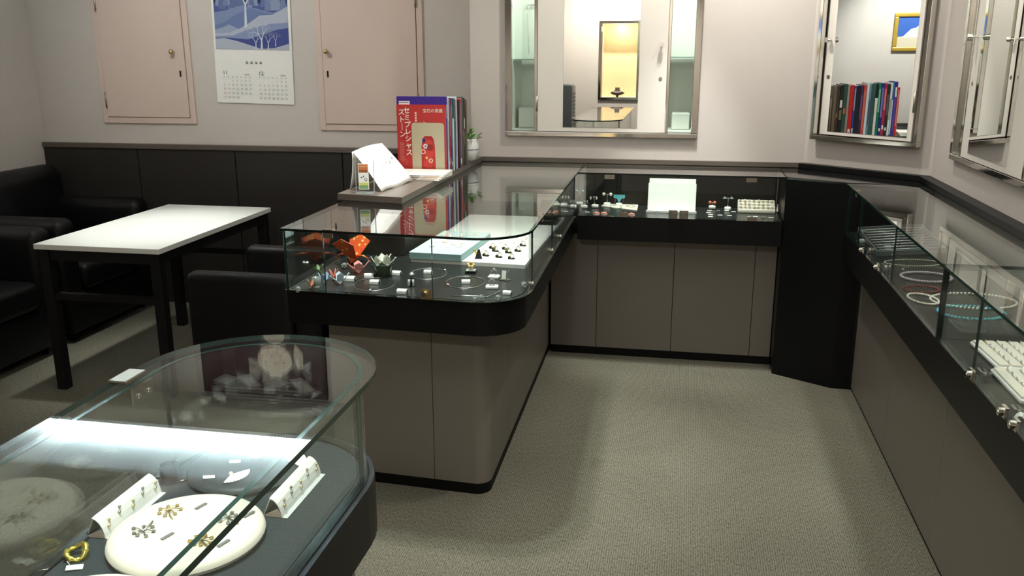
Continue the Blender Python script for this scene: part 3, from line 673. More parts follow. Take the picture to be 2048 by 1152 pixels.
nb = thing('display_niche', 'lit display niche with a golden back, seen in the mirror door', 'display niche', ((NX0 + NX1) / 2, YF, NZ0))
b = B(); b.b2(NX0, NX1, YF - .33, YF - .32, NZ0, NZ1); b.out('back_panel', mat('golden_lining', (230, 208, 160), .6, var=.04), nb, world=True)
b = B(); b.b2(NX0 - .005, NX0, YF - .32, YF, NZ0, NZ1); b.b2(NX1, NX1 + .005, YF - .32, YF, NZ0, NZ1); b.b2(NX0, NX1, YF - .32, YF, NZ0 - .005, NZ0); b.b2(NX0, NX1, YF - .32, YF, NZ1, NZ1 + .005); b.out('side_lining', M_WHITEP, nb, world=True)
for x0, x1, z0, z1 in ((NX0 - .025, NX0 + .004, NZ0 - .025, NZ1 + .025), (NX1 - .004, NX1 + .025, NZ0 - .025, NZ1 + .025), (NX0 + .004, NX1 - .004, NZ0 - .025, NZ0 + .004), (NX0 + .004, NX1 - .004, NZ1 - .004, NZ1 + .025)): B().b2(x0, x1, YF, YF + .02, z0, z1, bev=.002).out('frame_bar', M_CHROME, nb, world=True)
l_ = bpy.data.lights.new('niche_lamp', 'POINT'); l_.energy = 4; l_.color = (1, .9, .72); l_.shadow_soft_size = .04; lo = bpy.data.objects.new('niche_lamp', l_); COL.objects.link(lo); lo.location = (-.77, YF - .12, NZ1 - .06)
bu = thing('necklace_bust', 'dark necklace bust with pearls standing in the lit niche', 'bust', (-.80, YF - .16, NZ0))
B().lathe([(.0001, .11), (.028, .11), (.026, .09), (.03, .075), (.075, .055), (.085, .045), (.06, .03), (.015, .018), (.012, 0), (.04, 0), (.0001, 0)], 20, (0, 0, 0), 1, .5).out('bust', mat('brown_bust', (70, 52, 44), .6), bu)
pb = B()
for k in range(26):
    a = k * 2 * PI / 26; pb.sphere((.050 * math.cos(a), .028 + .0 - .01 + .02 * math.sin(a) , .072 - .016 * math.sin(a)), .0055, 8, 6)
pb.out('pearl_string', M_PEARL, bu, smooth=True)

ap = thing('air_purifier', 'grey upright air unit seen at the left edge of the mirror door', 'air purifier', (-1.32, -.52, 0))
B().b2(-.15, .15, -.15, .15, .03, 1.17, bev=.03).out('housing', mat('grey_plastic', (112, 118, 122), .45, var=.04), ap, smooth=True)
for k in range(9): B().b2(.148, .153, -.10, .10, .75 + k * .04, .765 + k * .04).out('vent_slat', mat('dark_grey_plastic', (60, 64, 68), .5), ap)
B().b2(-.13, .13, -.13, .13, 0, .03).out('foot', M_PLINTH, ap)

stl = thing('still_life_picture', 'maroon picture of a pale spotted vase, mirrored in the round-ended case glass', 'picture', (-2.52, YL, 1.97))
SX0, SX1, SZ0, SZ1 = -2.93, -2.10, 1.965, 2.485
B().b2(SX0, SX1, YL - .018, YL, SZ0, SZ1, bev=.003).out('backboard', mat('maroon_board', (58, 26, 32), .6), stl, world=True)
p = Print(); cx = .50
p.rect(0.02, .02, SX1 - SX0 - .02, SZ1 - SZ0 - .02, (66, 30, 38))
p.disc(cx, .27, .115, (206, 188, 170), 1, 20, .82); p.disc(cx + .005, .12, .07, (206, 190, 172), 1, 18, .75); p.rect(cx - .04, .33, cx + .04, .385, (206, 190, 172), 1)
for k in range(9): p.disc(cx - .08 + .02 * k, .25 + .05 * math.sin(k * 2.1), .007, (150, 96, 84), 2, 8)
p.poly([(cx + .14, .16), (cx + .19, .22), (cx + .185, .3), (cx + .15, .32), (cx + .125, .24)], (200, 188, 172), 1)
for u0, u1, v0, v1 in ((.06, .26, .44, .41), (.24, .40, .40, .45), (.42, .60, .44, .42), (.58, .76, .40, .46)): p.poly([(u0, v0), ((u0 + u1) / 2, min(v0, v1) - .02), (u1, v1), ((u0 + u1) / 2, max(v0, v1) + .02)], (168, 166, 160), 1)
p.line((.08, .48), (.7, .475), .006, (150, 144, 136), 1)
p.out('printed_picture', stl, (SX0, YL - .0185, SZ0), (1, 0, 0), (0, 0, 1), world=True)

# ------------------------------------------------------------------ lounge furniture
tb = thing('side_table', 'narrow black steel table with a white marble top in the lounge', 'table', (-2.495, 3.9, 0))
TX0, TX1, TY0, TY1, TZ = -2.80, -2.19, 3.365, 4.44, .687
B().b2(TX0, TX1, TY0, TY1, TZ - .024, TZ, bev=.002).out('tabletop', M_MARBLE, tb, world=True)
lg = .046
for x in (TX0 + .012, TX1 - .012 - lg):
    for y in (TY0 + .012, TY1 - .012 - lg): B().b2(x, x + lg, y, y + lg, 0, TZ - .0245, bev=.002).out('leg', M_STEELB, tb, world=True)
for y in (TY0 + .02, TY1 - .05):
    B().b2(TX0 + .058, TX1 - .058, y, y + .03, TZ - .075, TZ - .0245).out('apron', M_STEELB, tb, world=True)
    B().b2(TX0 + .058, TX1 - .058, y, y + .03, .43, .46).out('stretcher', M_STEELB, tb, world=True)
for x in (TX0 + .018, TX1 - .048): B().b2(x, x + .03, TY0 + .058, TY1 - .058, TZ - .075, TZ - .0245).out('apron', M_STEELB, tb, world=True)

def armchair(label, loc, rotz, w=.72, d=.74, back=.84, arm=.64, seat=.41, aw=.15, rback=.10):
    t = thing('armchair', label, 'armchair', loc, rotz, 'black leather armchairs in the lounge')
    B().b2(-d / 2 + .02, d / 2 - .02, -w / 2 + .02, w / 2 - .02, .05, .26, bev=.02).out('base', M_LEATHER, t, smooth=True)
    B().b2(-d / 2 + .12, d / 2, -w / 2 + aw, w / 2 - aw, .262, seat, bev=.045, seg=4).out('seat_cushion', M_LEATHER, t, smooth=True)
    b = B(); b.box((-d / 2 + .10, 0, (.265 + back) / 2), (.18, w - .02, back - .265), rot=(0, -.06, 0), bev=min(rback, .085), seg=5); b.out('backrest', M_LEATHER, t, smooth=True)
    for s_ in (-1, 1): B().b2(-d / 2 + .05, d / 2 - .01, s_ * (w / 2 - aw), s_ * w / 2, .20, arm, bev=.055, seg=4).out('arm', M_LEATHER, t, smooth=True)
    for sx in (-1, 1):
        for sy in (-1, 1): B().cyl((sx * (d / 2 - .09), sy * (w / 2 - .09), 0), (sx * (d / 2 - .09), sy * (w / 2 - .09), .052), .018, .022, 12).out('foot', M_PLINTH, t)
    return t
armchair('black leather armchair with a rounded back in the corner by the left wall', (-3.47, 4.36, 0), 0, w=.82, d=.72, back=.86, arm=.67)
armchair('black leather armchair cut off by the left edge beside the marble table', (-3.46, 3.50, 0), 0, w=.80, d=.72, back=.86, arm=.66)
ch = thing('tub_chair', 'low boxy black leather chair beside the counter end with its side to the viewer', 'chair', (-1.735, 3.61, 0), 0, 'black leather armchairs in the lounge')
B().b2(-.30, .30, -.30, .30, .04, .30, bev=.02).out('base', M_LEATHER, ch, smooth=True)
B().b2(-.285, .17, -.215, .215, .302, .42, bev=.04, seg=4).out('seat_cushion', M_LEATHER, ch, smooth=True)
B().b2(.17, .31, -.31, .31, .06, .605, bev=.03, seg=4).out('backrest', M_LEATHER, ch, smooth=True)
for s_ in (-1, 1): B().b2(-.31, .168, s_ * .22, s_ * .31, .06, .605, bev=.03, seg=4).out('arm', M_LEATHER, ch, smooth=True)
for sx in (-1, 1):
    for sy in (-1, 1): B().cyl((sx * .25, sy * .25, 0), (sx * .25, sy * .25, .06), .018, n=10).out('foot', M_PLINTH, ch)

# ------------------------------------------------------------------ on the ledge: books, bookend, leaflets, plant
def book(y, th, wd, ht, spine, cover, label, top=(232, 228, 218), marks=()):
    x1 = -1.031 - random.random() * .006
    t = thing('book', label, 'book', (x1 - wd / 2, y + th / 2, ZS), 0, 'books standing on the ledge')
    c = B(); e = min(.002, th * .2)
    c.b2(wd / 2 - .003, wd / 2, -th / 2, th / 2, 0, ht, bev=.0008)
    c.b2(-wd / 2, wd / 2 - .003, -th / 2, -th / 2 + e, 0, ht); c.b2(-wd / 2, wd / 2 - .003, th / 2 - e, th / 2, 0, ht)
    c.out('cover', mat('book_cover_%d_%d_%d' % spine, spine, .4, var=.06, scale=25), t)
    B().b2(-wd / 2 + .003, wd / 2 - .0035, -th / 2 + e + .0002, th / 2 - e - .0002, .003, ht - .003).out('pages', mat('book_pages', top, .8, var=.05, scale=90), t)
    if marks:
        p = Print()
        for v0, v1, rgb in marks: p.rect(-th * .32, ht * v0, th * .32, ht * v1, rgb)
        p.out('spine_print', t, (wd / 2, 0, 0), (0, 1, 0), (0, 0, 1))
    return t
W3 = (222, 222, 216)
BK = [  # thickness, width, height, spine colour, what singles it out, printing
 (.016, .222, .303, (200, 38, 40), 'red gem book with white Japanese title at the front of the row', ((.2, .95, (214, 120, 110)),)),
 (.020, .226, .338, (62, 40, 140), 'tall blue-violet book directly behind the red gem book', ((.1, .9, (90, 70, 160)), (.72, .9, W3))),
 (.013, .228, .332, (52, 116, 170), 'pale blue book with a blue spine top behind the violet one', ((.02, .68, (206, 212, 218)),)),
 (.014, .228, .330, (222, 226, 228), 'white spined book in the front third of the row', ((.3, .7, (150, 150, 156)),)),
 (.022, .225, .322, (44, 40, 40), 'black spined book next to the white spined one', ((.1, .16, W3), (.4, .8, (90, 86, 82)))),
 (.018, .226, .326, (176, 38, 66), 'crimson tall book in the front third of the row', ((.12, .2, W3), (.5, .9, (214, 130, 140)))),
 (.020, .226, .328, (40, 32, 120), 'deep purple tall book beside the crimson one', ((.35, .92, (120, 116, 180)), (.08, .14, W3))),
 (.020, .222, .326, (22, 110, 84), 'emerald green tall book in the middle of the row', ((.45, .9, (120, 180, 160)),)),
 (.018, .22, .235, (226, 228, 222), 'short white book between two green ones', ((.35, .36, (160, 160, 160)),)),
 (.030, .228, .324, (52, 86, 78), 'wide dark green album in the middle of the row', ()),
 (.014, .224, .318, (110, 132, 158), 'blue-grey thin book after the green album', ((.2, .7, (70, 60, 100)),)),
 (.018, .226, .33, (206, 222, 228), 'pale icy blue book in the middle of the row', ()),
 (.020, .224, .316, (196, 66, 64), 'faded red book past the middle of the row', ((.1, .9, (216, 110, 90)),)),
 (.018, .22, .315, (58, 40, 84), 'dark violet book beside the faded red one', ((.3, .8, (110, 80, 130)),)),
 (.032, .226, .312, (20, 22, 30), 'thick black book past the middle of the row', ()),
 (.014, .224, .31, (40, 66, 150), 'slim royal blue book with white print low on its spine', ((.04, .14, W3), (.5, .95, (150, 160, 180)))),
 (.030, .226, .316, (196, 34, 38), 'thick scarlet book in the far third of the row', ((.05, .12, W3),)),
 (.016, .224, .318, (158, 150, 138), 'taupe book beside the thick scarlet one', ()),
 (.026, .228, .322, (50, 74, 68), 'dark teal book with red lettering in the far third', ((.42, .52, (200, 90, 80)),)),
 (.026, .226, .316, (18, 20, 18), 'black book with a white label near the far end', ((.55, .7, W3), (.3, .5, (110, 120, 90)))),
 (.022, .22, .31, (66, 50, 42), 'dark brown book last but one at the far end', ((.35, .45, (150, 100, 80)),)),
 (.020, .22, .306, (110, 96, 78), 'tan book at the far end of the row', ()),
]
yb_ = 3.822; books = []
for th, wd, ht, sp, lb, mk in BK:
    th *= .83
    books.append(book(yb_, th, wd, ht, sp, sp, lb, marks=mk)); yb_ += th + .0012
YBF = 3.822
# printed front of the red book
p = Print(); wd, ht = .222, .303; wh = (246, 238, 226)
p.rect(0, 0, wd, ht, (192, 50, 48)); 
for k in range(14): 
    u, v = random.uniform(.02, .2), random.uniform(.03, .28); p.disc(u, v, random.uniform(.012, .026), random.choice([(206, 56, 52), (188, 38, 42), (210, 64, 58)]), 1, 10)
for k, chh in enumerate('セミプレシャス'): p.text(.031 + .0011 * k, ht - .036 - k * .0305, chh, .031, wh, 4, bold=.0005)
for k, chh in enumerate('ストーン'): p.text(.007 + .001 * k, ht - .043 - k * .032, chh if chh != 'ー' else '｜', .030, wh, 4, bold=.0005)
p.text(.120, ht - .032, '宝石の常識', .0185, wh, 4, sp=.95)
for k in range(4): p.rect(.084, ht - .040 - k * .011, .092, ht - .032 - k * .011, (236, 214, 200), 4)
for k in range(17): p.rect(.010, ht - .165 - k * .0052, .010 + random.uniform(.016, .024), ht - .1635 - k * .0052, (226, 150, 140), 4)
p.text(.02, .004, 'の大き', .017, (240, 216, 204), 4); p.text(.125, .004, 'の宝石の', .017, (240, 216, 204), 4)
p.poly([(.118, .234), (.175, .208), (.165, .203), (.128, .222)], (196, 150, 118), 5); p.poly([(.122, .226), (.17, .203), (.12, .203)], (84, 62, 50), 4)
for u, v, r_, c in ((.121, .148, .009, (52, 42, 120)), (.129, .123, .0105, (238, 236, 232)), (.118, .099, .011, (240, 226, 214)), (.133, .072, .006, (230, 200, 120)), (.152, .060, .010, (232, 214, 190))): p.disc(u, v, r_, c, 5)
for u, v, r_, c in ((.129, .123, .005, (110, 130, 170)), (.118, .099, .007, (198, 52, 50)), (.152, .060, .006, (190, 90, 60)), (.150, .118, .014, (150, 40, 40))): p.disc(u, v, r_, c, 6)
p.out('cover_print', books[0], (-.111, -BK[0][0] * .83 / 2 - .00005, 0), (1, 0, 0), (0, 0, 1), .00012)
p = Print(); p.rect(.01, .268, .06, .318, (230, 230, 232)); p.rect(.01, .31, .055, .314, (120, 120, 150), 1); p.out('cover_print', books[1], (-.113, -BK[1][0] * .83 / 2 - .00005, 0), (1, 0, 0), (0, 0, 1))

def bookend(label, loc, rotz):
    t = thing('bookend', label, 'bookend', loc, rotz, 'metal bookends'); m = mat('beige_enamel', (196, 186, 156), .4, var=.03)
    O = []; w_, h_, r_ = .148, .226, .014
    O = [(-w_ / 2, 0), (-.032, 0), (-.032, .09)] + [(-.026 + .0 - .006 * math.cos(a) + 0, .09 + .06 * math.sin(a)) for a in ()]
    left = [(-.033, .0), (-.031, .12), (-.026, .155), (-.016, .168)]; right = [(-u, v) for u, v in reversed(left)]
    outer = [(w_ / 2, 0)] + [(w_ / 2 - r_ + r_ * math.cos(a * PI / 12), h_ - r_ + r_ * math.sin(a * PI / 12)) for a in range(7)] + [(-w_ / 2 + r_ - r_ * math.sin(a * PI / 12), h_ - r_ + r_ * math.cos(a * PI / 12)) for a in range(7)] + [(-w_ / 2, 0)]
    b = B()   # plate with an arched window, as one ring of quads
    ins = left + right; s = b.bm
    poly = [(u, 0, v) for u, v in outer + left + right]
    b.sheet(poly, .0016); b.out('plate', m, t)
    B().b2(-w_ / 2, -.034, -.09, -.001, 0, .0014).b2(.034, w_ / 2, -.09, -.001, 0, .0014).out('foot', m, t)
    return t
mz = .0000
mgs = []
for k, (c_, lb) in enumerate((((226, 226, 220), 'white magazine at the bottom of the stack before the red book'), ((206, 190, 170), 'magazine with a brown spine in the middle of the stack'), ((236, 232, 226), 'white magazine on top of the stack against the bookend'))):
    z = ZS + .0018 + k * .0075
    t = thing('magazine', lb, 'magazine', (-1.122 + .004 * k, 3.706, z), math.radians((-2, 1, 3)[k]), 'magazines lying before the books')
    B().b2(-.112, .118, -.098, .098, .0007, .0063).out('pages', mat('magazine_pages', (236, 234, 228), .7, var=.06, scale=200), t)
    B().b2(-.113, .119, -.099, .099, 0, .0007).b2(-.113, .119, -.099, .099, .0063, .0070).out('cover', mat('magazine_cover_%d' % k, c_, .35, var=.05), t)
    p = Print(); p.rect(-.10, 0.001, .02, .0035, (96, 74, 60)); p.rect(.03, .001, .10, .003, (170, 120, 90)); p.out('spine_print', t, (0, -.0993, .0015), (1, 0, 0), (0, 0, 1), .0002)
bookend('beige metal bookend with an arched window before the red book', (-1.113, YBF - .0022, ZS), 0)
bookend('beige metal bookend at the far end of the book row, seen in the corner mirror', (-1.15, yb_ + .002, ZS), PI)

br = thing('leaflet', 'white folded leaflet standing open like a tent on the ledge', 'leaflet', (-1.19, 3.43, ZS))
b1, b2, t1, tm, t2 = Vector((-1.147, 3.275, ZS + .002)), Vector((-1.115, 3.585, ZS + .002)), Vector((-1.262, 3.285, 1.128)), Vector((-1.246, 3.40, 1.140)), Vector((-1.232, 3.545, 1.136))
def leaf(n0, n1, m0, m1, name):
    b = B(); N = 10; V = []
    for i in range(N + 1):
        for j in range(7):
            u, v = i / N, j / 6; a = n0.lerp(n1, u); c = m0.lerp(m1, u); q = a.lerp(c, v); q = q + Vector((.006 * math.sin(v * PI), 0, .006 * math.sin(u * PI) * v + .004 * (1 - v) * math.sin(u * 9))); V.append(b.bm.verts.new(q))
    for i in range(N):
        for j in range(6): b.bm.faces.new((V[i * 7 + j], V[(i + 1) * 7 + j], V[(i + 1) * 7 + j + 1], V[i * 7 + j + 1])).smooth = True
    o = b.out(name, M_WHITE, br, world=True); sm = o.modifiers.new('thickness', 'SOLIDIFY'); sm.thickness = .0008; return o
leaf(b1, b2, t1, t2, 'front_page'); leaf(Vector((-1.288, 3.30, ZS + .002)), Vector((-1.276, 3.56, ZS + .002)), t1 + Vector((-.003, 0, -.001)), t2 + Vector((-.003, 0, -.001)), 'back_page')
p = Print(); 
for u, v in ((.17, .11), (.2, .105), (.09, .07), (.15, .06), (.24, .12), (.12, .1)): p.rect(u, v, u + .006, v + .010, (120, 132, 140))
p.out('print', br, b1 + Vector((.013, 0, .004)), b2 - b1, t1 - b1, world=True)
ac = thing('card_stand', 'clear acrylic stand with a small orange and green card beside the leaflet', 'card stand', (-1.200, 3.240, ZS), math.radians(6))
B().b2(-.035, .035, -.02, .025, 0, .003).out('base', [M_AEDGE], ac)
B().b2(-.034, .034, -.002, .002, .003, .125).out('upright', M_ACRYL, ac); B().b2(-.0365, -.034, -.003, .003, .003, .125).b2(.034, .0365, -.003, .003, .003, .125).out('edge_strip', M_AEDGE, ac)
B().b2(-.024, .016, -.0045, -.0032, .015, .115).out('card', M_WHITE, ac)
p = Print(); p.rect(-.022, .081, .014, .112, (202, 120, 66)); p.rect(-.020, .083, .012, .091, (150, 80, 52), 1); p.rect(-.018, .1, .013, .106, (226, 160, 110), 1); p.rect(-.022, .018, .014, .032, (122, 160, 112)); p.rect(-.022, .032, .014, .042, (206, 208, 110)); p.disc(.005, .055, .006, (110, 120, 112)); p.disc(.005, .055, .004, (236, 236, 230), 1); p.disc(-.012, .062, .003, (90, 110, 150)); p.disc(-.004, .066, .003, (90, 120, 100))
p.out('card_print', ac, (0, -.0046, 0), (1, 0, 0), (0, 0, 1))

po = thing('potted_plant', 'small green leafy plant in a round white pot behind the books', 'potted plant', (-1.062, 4.35, ZS), scale=1.25)
B().lathe([(.0001, 0), (.026, 0), (.036, .012), (.044, .04), (.043, .066), (.034, .088), (.032, .088), (.038, .066), (.0001, .07)], 28).out('pot', mat('white_ceramic', (238, 240, 236), .2), po, smooth=True)
B().lathe([(.0442, .0445), (.0446, .046), (.0445, .0475)], 28).out('pot_band', mat('dark_band', (50, 50, 50), .4), po)
B().lathe([(.0001, .076), (.037, .073)], 18).out('soil', mat('soil', (50, 40, 30), .9), po)
def leaf_mesh():
    b = B(); pr = [(0, 0, 0), (.35, .16, .06), (.7, .15, .05), (1, 0, -.08), (.7, -.15, .05), (.35, -.16, .06)]; c = b.bm.verts.new((.5, 0, .02)); vs = [b.bm.verts.new(q) for q in pr]
    for i in range(6): b.bm.faces.new((c, vs[i], vs[(i + 1) % 6]))
    me = bpy.data.meshes.new('leaf'); b.bm.to_mesh(me); b.bm.free(); me.materials.append(mat('fresh_leaf', (116, 164, 92), .45, var=.3, scale=20)); return me
lm = leaf_mesh(); rr = random.Random(11)
for k in range(60):
    o = bpy.data.objects.new('leaf', lm); COL.objects.link(o); o.parent = po
    a = rr.random() * 2 * PI; r0 = .004 + .036 * rr.random(); z0 = .082 + .035 * rr.random() * (1.2 - r0 / .05)
    o.location = (r0 * math.cos(a), r0 * math.sin(a), z0); s_ = .018 + .014 * rr.random(); o.scale = (s_,) * 3
    o.rotation_euler = (rr.uniform(-.5, .5), -rr.uniform(.1, 1.0), a + rr.uniform(-.5, .5))
for k in range(10):
    a = k * .63; B().tube([(.01 * math.cos(a), .01 * math.sin(a), .07), (.02 * math.cos(a), .02 * math.sin(a), .10)], .0012, 5).out('stem', mat('stem_green', (96, 130, 70), .6), po)

# ------------------------------------------------------------------ small things in the counters
ZI = ZD + .0034
ORD = ('first', 'second', 'third', 'fourth', 'fifth', 'sixth', 'seventh', 'eighth', 'ninth')
def at(u, v, z=ZI): p = on(u, v, z); return (p.x, p.y, z)
def crane(label, loc, rotz, s, rgb, m=None, group='folded paper cranes', wing=(.30, .16, .60), tilt=0, droop=False):
    m = m or mat('crane_paper_%d_%d_%d' % rgb, rgb, .6, var=.08, scale=120)
    t = thing('paper_crane', label, 'paper crane', loc, 0, group, rot=(tilt, 0, rotz), scale=s)
    b = B(); F, K, T, L, R = (.16, 0, .14), (-.16, 0, .14), (0, 0, .26), (0, .10, 0), (0, -.10, 0)
    for tri in ((F, L, T), (T, L, K), (F, T, R), (T, K, R), (F, R, L), (K, L, R)): b.bm.faces.new([b.bm.verts.new(q) for q in tri])
    b.out('body', m, t)
    wx, wy, wz = wing
    for q in (-1, 1):
        B().sheet([(.15, q * .03, .14), (-.15, q * .03, .14), (-wx * .55, q * wy, wz * .8), (.02, q * (wy + .06), wz), (wx * .6, q * wy, wz * .75)], .012).out('wing', m, t)
    nk = B().tube([(.12, 0, .20), (.36, 0, .22), (.58, 0, .10)] if droop else [(.12, 0, .15), (.34, 0, .34), (.46, 0, .52)], [.05, .028, .018], 4).out('neck', m, t)
    B().tube([(.575, 0, .105), (.60, 0, .01)] if droop else [(.455, 0, .51), (.56, 0, .42)], [.02, .006], 4).out('head', m, nk)
    B().tube([(-.12, 0, .20), (-.36, 0, .24), (-.58, 0, .16)] if droop else [(-.12, 0, .15), (-.34, 0, .33), (-.48, 0, .50)], [.05, .028, .008], 4).out('tail', m, t)
    return t
def chiyogami():
    m = bpy.data.materials.new('patterned_paper'); m.use_nodes = True; nt = m.node_tree; b = nt.nodes['Principled BSDF']; b.inputs['Roughness'].default_value = .5
    tc = nt.nodes.new('ShaderNodeTexCoord'); vo = nt.nodes.new('ShaderNodeTexVoronoi'); vo.inputs['Scale'].default_value = 6
    cr = nt.nodes.new('ShaderNodeValToRGB'); e = cr.color_ramp.elements; e[0].position = .0; e[0].color = lin((236, 206, 150)) + (1,); e[1].position = 1; e[1].color = lin((206, 66, 30)) + (1,)
    for p_, c in ((.22, (232, 196, 90)), (.30, (214, 74, 32)), (.55, (226, 96, 40))): x = e.new(p_); x.color = lin(c) + (1,)
    nt.links.new(tc.outputs['Object'], vo.inputs['Vector']); nt.links.new(vo.outputs['Distance'], cr.inputs[0]); nt.links.new(cr.outputs[0], b.inputs['Base Color'])
    return m
cr = crane('large orange patterned paper crane in the near left of the book counter', at(706, 526), math.radians(160), .140, (210, 80, 40), chiyogami(), wing=(.62, .34, .72), droop=True)
crane('pink paper crane lying beside the large orange crane', at(717, 546), math.radians(25), .084, (232, 156, 150), wing=(.3, .2, .5))
crane('coral pink long-legged paper crane in front of the orange crane', at(668, 560), math.radians(100), .066, (230, 130, 122))
crane('pale blue paper crane beside the crystal tumbler', at(650, 566), math.radians(160), .062, (176, 202, 226))
crane('white and blue paper crane in front of the coral pink crane', at(680, 568), math.radians(35), .070, (214, 226, 238))
crane('small peach paper crane at the left corner of the glass front', at(622, 577), math.radians(140), .052, (238, 176, 140))
bw = one('green_bowl', B().lathe([(.0001, 0), (.018, 0), (.025, .008), (.033, .03), (.038, .044), (.036, .044), (.031, .03), (.0001, .012)], 26), mat('dark_green_glaze', (52, 70, 56), .15, var=.1), 'dark green bowl filled with white paper cranes', 'bowl', at(766, 552), smooth=True)
bx, by, _ = at(766, 552)
crane('white paper crane at the left in the dark green bowl', (bx - .016, by - .006, ZI + .036), math.radians(170), .062, (232, 236, 220), tilt=.2)
crane('white paper crane in the middle of the dark green bowl', (bx + .004, by + .008, ZI + .038), math.radians(60), .068, (240, 238, 226))
crane('white paper crane at the right in the dark green bowl', (bx + .020, by - .004, ZI + .036), math.radians(20), .062, (236, 236, 224), tilt=-.2)
crane('green paper crane behind the crystal cluster at the far left', at(640, 545), math.radians(80), .05, (150, 178, 130))

def crystal(label, loc, s, seed):
    r = random.Random(seed); t = bmesh.new(); bmesh.ops.create_icosphere(t, subdivisions=1, radius=s)
    for v in t.verts: v.co = Vector((v.co.x * r.uniform(.8, 1.15), v.co.y * r.uniform(.8, 1.15), v.co.z * r.uniform(.75, 1.0)))
    zmin = min(v.co.z for v in t.verts)
    for v in t.verts: v.co.z -= zmin
    b = B(); b.join(t); return one('rock_crystal', b, M_CRYST, label, 'crystal', loc, group='loose rock crystals')
crystal('clear rock crystal near the rounded glass corner', at(1048, 576), .0135, 1)
crystal('clear rock crystal right of the pair by the front glass', at(996, 601), .0125, 2)
crystal('clear rock crystal lying on the silver bracelet by the front glass', at(962, 602), .0125, 3)
crystal('milky rock crystal touching the clear one on the bracelet', at(951, 603), .009, 4)
crystal('clear rock crystal cluster in the left corner of the glass front', at(596, 585), .012, 5)
crystal('clear rock crystal under the neck of the orange crane', at(689, 537), .013, 6)
tm = thing('crystal_tumbler', 'small cut crystal tumbler beside the pale blue crane', 'tumbler', at(634, 574))
B().lathe([(.0001, 0), (.012, 0), (.014, .01), (.0155, .034), (.0140, .034), (.0125, .006), (.0001, .006)], 10).out('glass', M_CRYST, tm)

def price_tag(label, loc, rotz, s=1.0, group='white price tags'):
    s *= 1.3; b = B(); pts = [(-.011, 0), (-.011, .0085), (-.0085, .0115), (-.004, .0125)]
    P = [(-.0085, .0005), (-.0075, .006), (-.0035, .0095), (.002, .0095), (.0075, .0045), (.0095, .0005)]
    Q = [(u * .86, v * .86) for u, v in P]
    n = len(P); V = [[b.bm.verts.new((x * s, u * s, v * s)) for u, v in pr] for x in (-.011, .011) for pr in (P, Q)]
    for i in range(n - 1):
        b.bm.faces.new((V[0][i], V[0][i + 1], V[2][i + 1], V[2][i])); b.bm.faces.new((V[1][i + 1], V[1][i], V[3][i], V[3][i + 1]))
        b.bm.faces.new((V[0][i + 1], V[0][i], V[1][i], V[1][i + 1])); b.bm.faces.new((V[2][i], V[2][i + 1], V[3][i + 1], V[3][i]))
    b.bm.faces.new((V[0][0], V[2][0], V[3][0], V[1][0])); b.bm.faces.new((V[2][-1], V[0][-1], V[1][-1], V[3][-1]))
    return one('price_tag', b, M_WHITE, label, 'price tag', loc, (0, 0, rotz), group)
price_tag('white price tag left of the green bowl', at(738, 554), .3, 1.1)
price_tag('white price tag right of the green bowl', at(794, 549), -.1, 1.1)
price_tag('white price tag inside the leftmost necklace loop', at(750, 567), 0, 1.1)
price_tag('large white price tag left of the brass lock plate', at(805, 586), 0, 1.15)
price_tag('white price tag inside the necklace loop behind the brass lock', at(856, 546), 0, .95)
price_tag('white price tag inside the necklace loop nearest the rounded corner', at(932, 566), .2, 1.0)
price_tag('white price tag beside the pink crane', at(700, 561), .05, 1.3)
price_tag('white price tag at the end of the silver bracelet', at(1015, 588), -.15, .95)

def necklace(label, u, v, du, dv, m=None, r=.0013, pend=True, beads=0, rb=.003, pm=None, ang=None, group='necklaces laid in loops', z=ZI):
    c = on(u, v, z); a = on(u - du, v, z); b_ = on(u + du, v, z); f = on(u, v + dv, z); k = on(u, v - dv, z)
    rx = (b_ - a).length / 2; ry = (k - f).length / 2; ex = (b_ - a).normalized(); ey = Vector((-ex.y, ex.x, 0))
    t = thing('necklace', label, 'necklace', (c.x, c.y, z), 0, group)
    pt = lambda q: ex * (rx * math.cos(q)) + ey * (ry * math.sin(q))
    n = beads or 48
    if beads:
        b = B()
        for i in range(beads):
            q = pt(2 * PI * i / beads); b.sphere((q.x, q.y, rb), rb, 8, 6)
        b.out('beads', m or M_PEARL, t, smooth=True)
    else:
        B().tube([pt(2 * PI * i / n) + Vector((0, 0, r)) for i in range(n)], r, 6, True).out('chain', m or M_SILVER, t)
    if pend:
        q = pt(-PI / 2 if ang is None else ang); B().lathe([(.0001, 0), (.0045, .001), (.0055, .004), (.003, .007), (.0001, .0078)], 10, (q.x, q.y, 0)).out('pendant', pm or M_SILVER, t)
    return t
necklace('fine silver necklace loop in front of the green bowl', 749, 569, 40, 13)
necklace('fine silver necklace loop behind the brass lock plate', 857, 548, 37, 11, ang=.6)
necklace('fine silver necklace loop nearest the rounded corner', 931, 565, 39, 12, pm=mat('rose_stone', (226, 160, 150), .2), ang=-2.6)
bt = thing('bracelet', 'silver chain bracelet curving along the front glass', 'bracelet', at(955, 592))
o0 = Vector(at(955, 592)); B().tube([Vector(at(*q)) - o0 + Vector((0, 0, .0012)) for q in ((902, 592), (930, 592), (955, 593), (975, 594), (990, 588), (1000, 583), (1012, 583))], .0013, 6).out('chain', M_SILVER, bt)
def ring(parent, c, r=.009, m=None, name='ring', gem=True, up=0):
    o = B().tube([(c[0] + r * math.cos(2 * PI * i / 18), c[1], c[2] + r + r * math.sin(2 * PI * i / 18)) for i in range(18)], .0013, 6, True).out(name, m or M_SILVER, parent)
    if gem: B().lathe([(.0001, 0), (.0035, .002), (.004, .004), (.0001, .006)], 8, (c[0], c[1], c[2] + 2 * r - .001)).out('gem', M_CRYST, o)
    return o
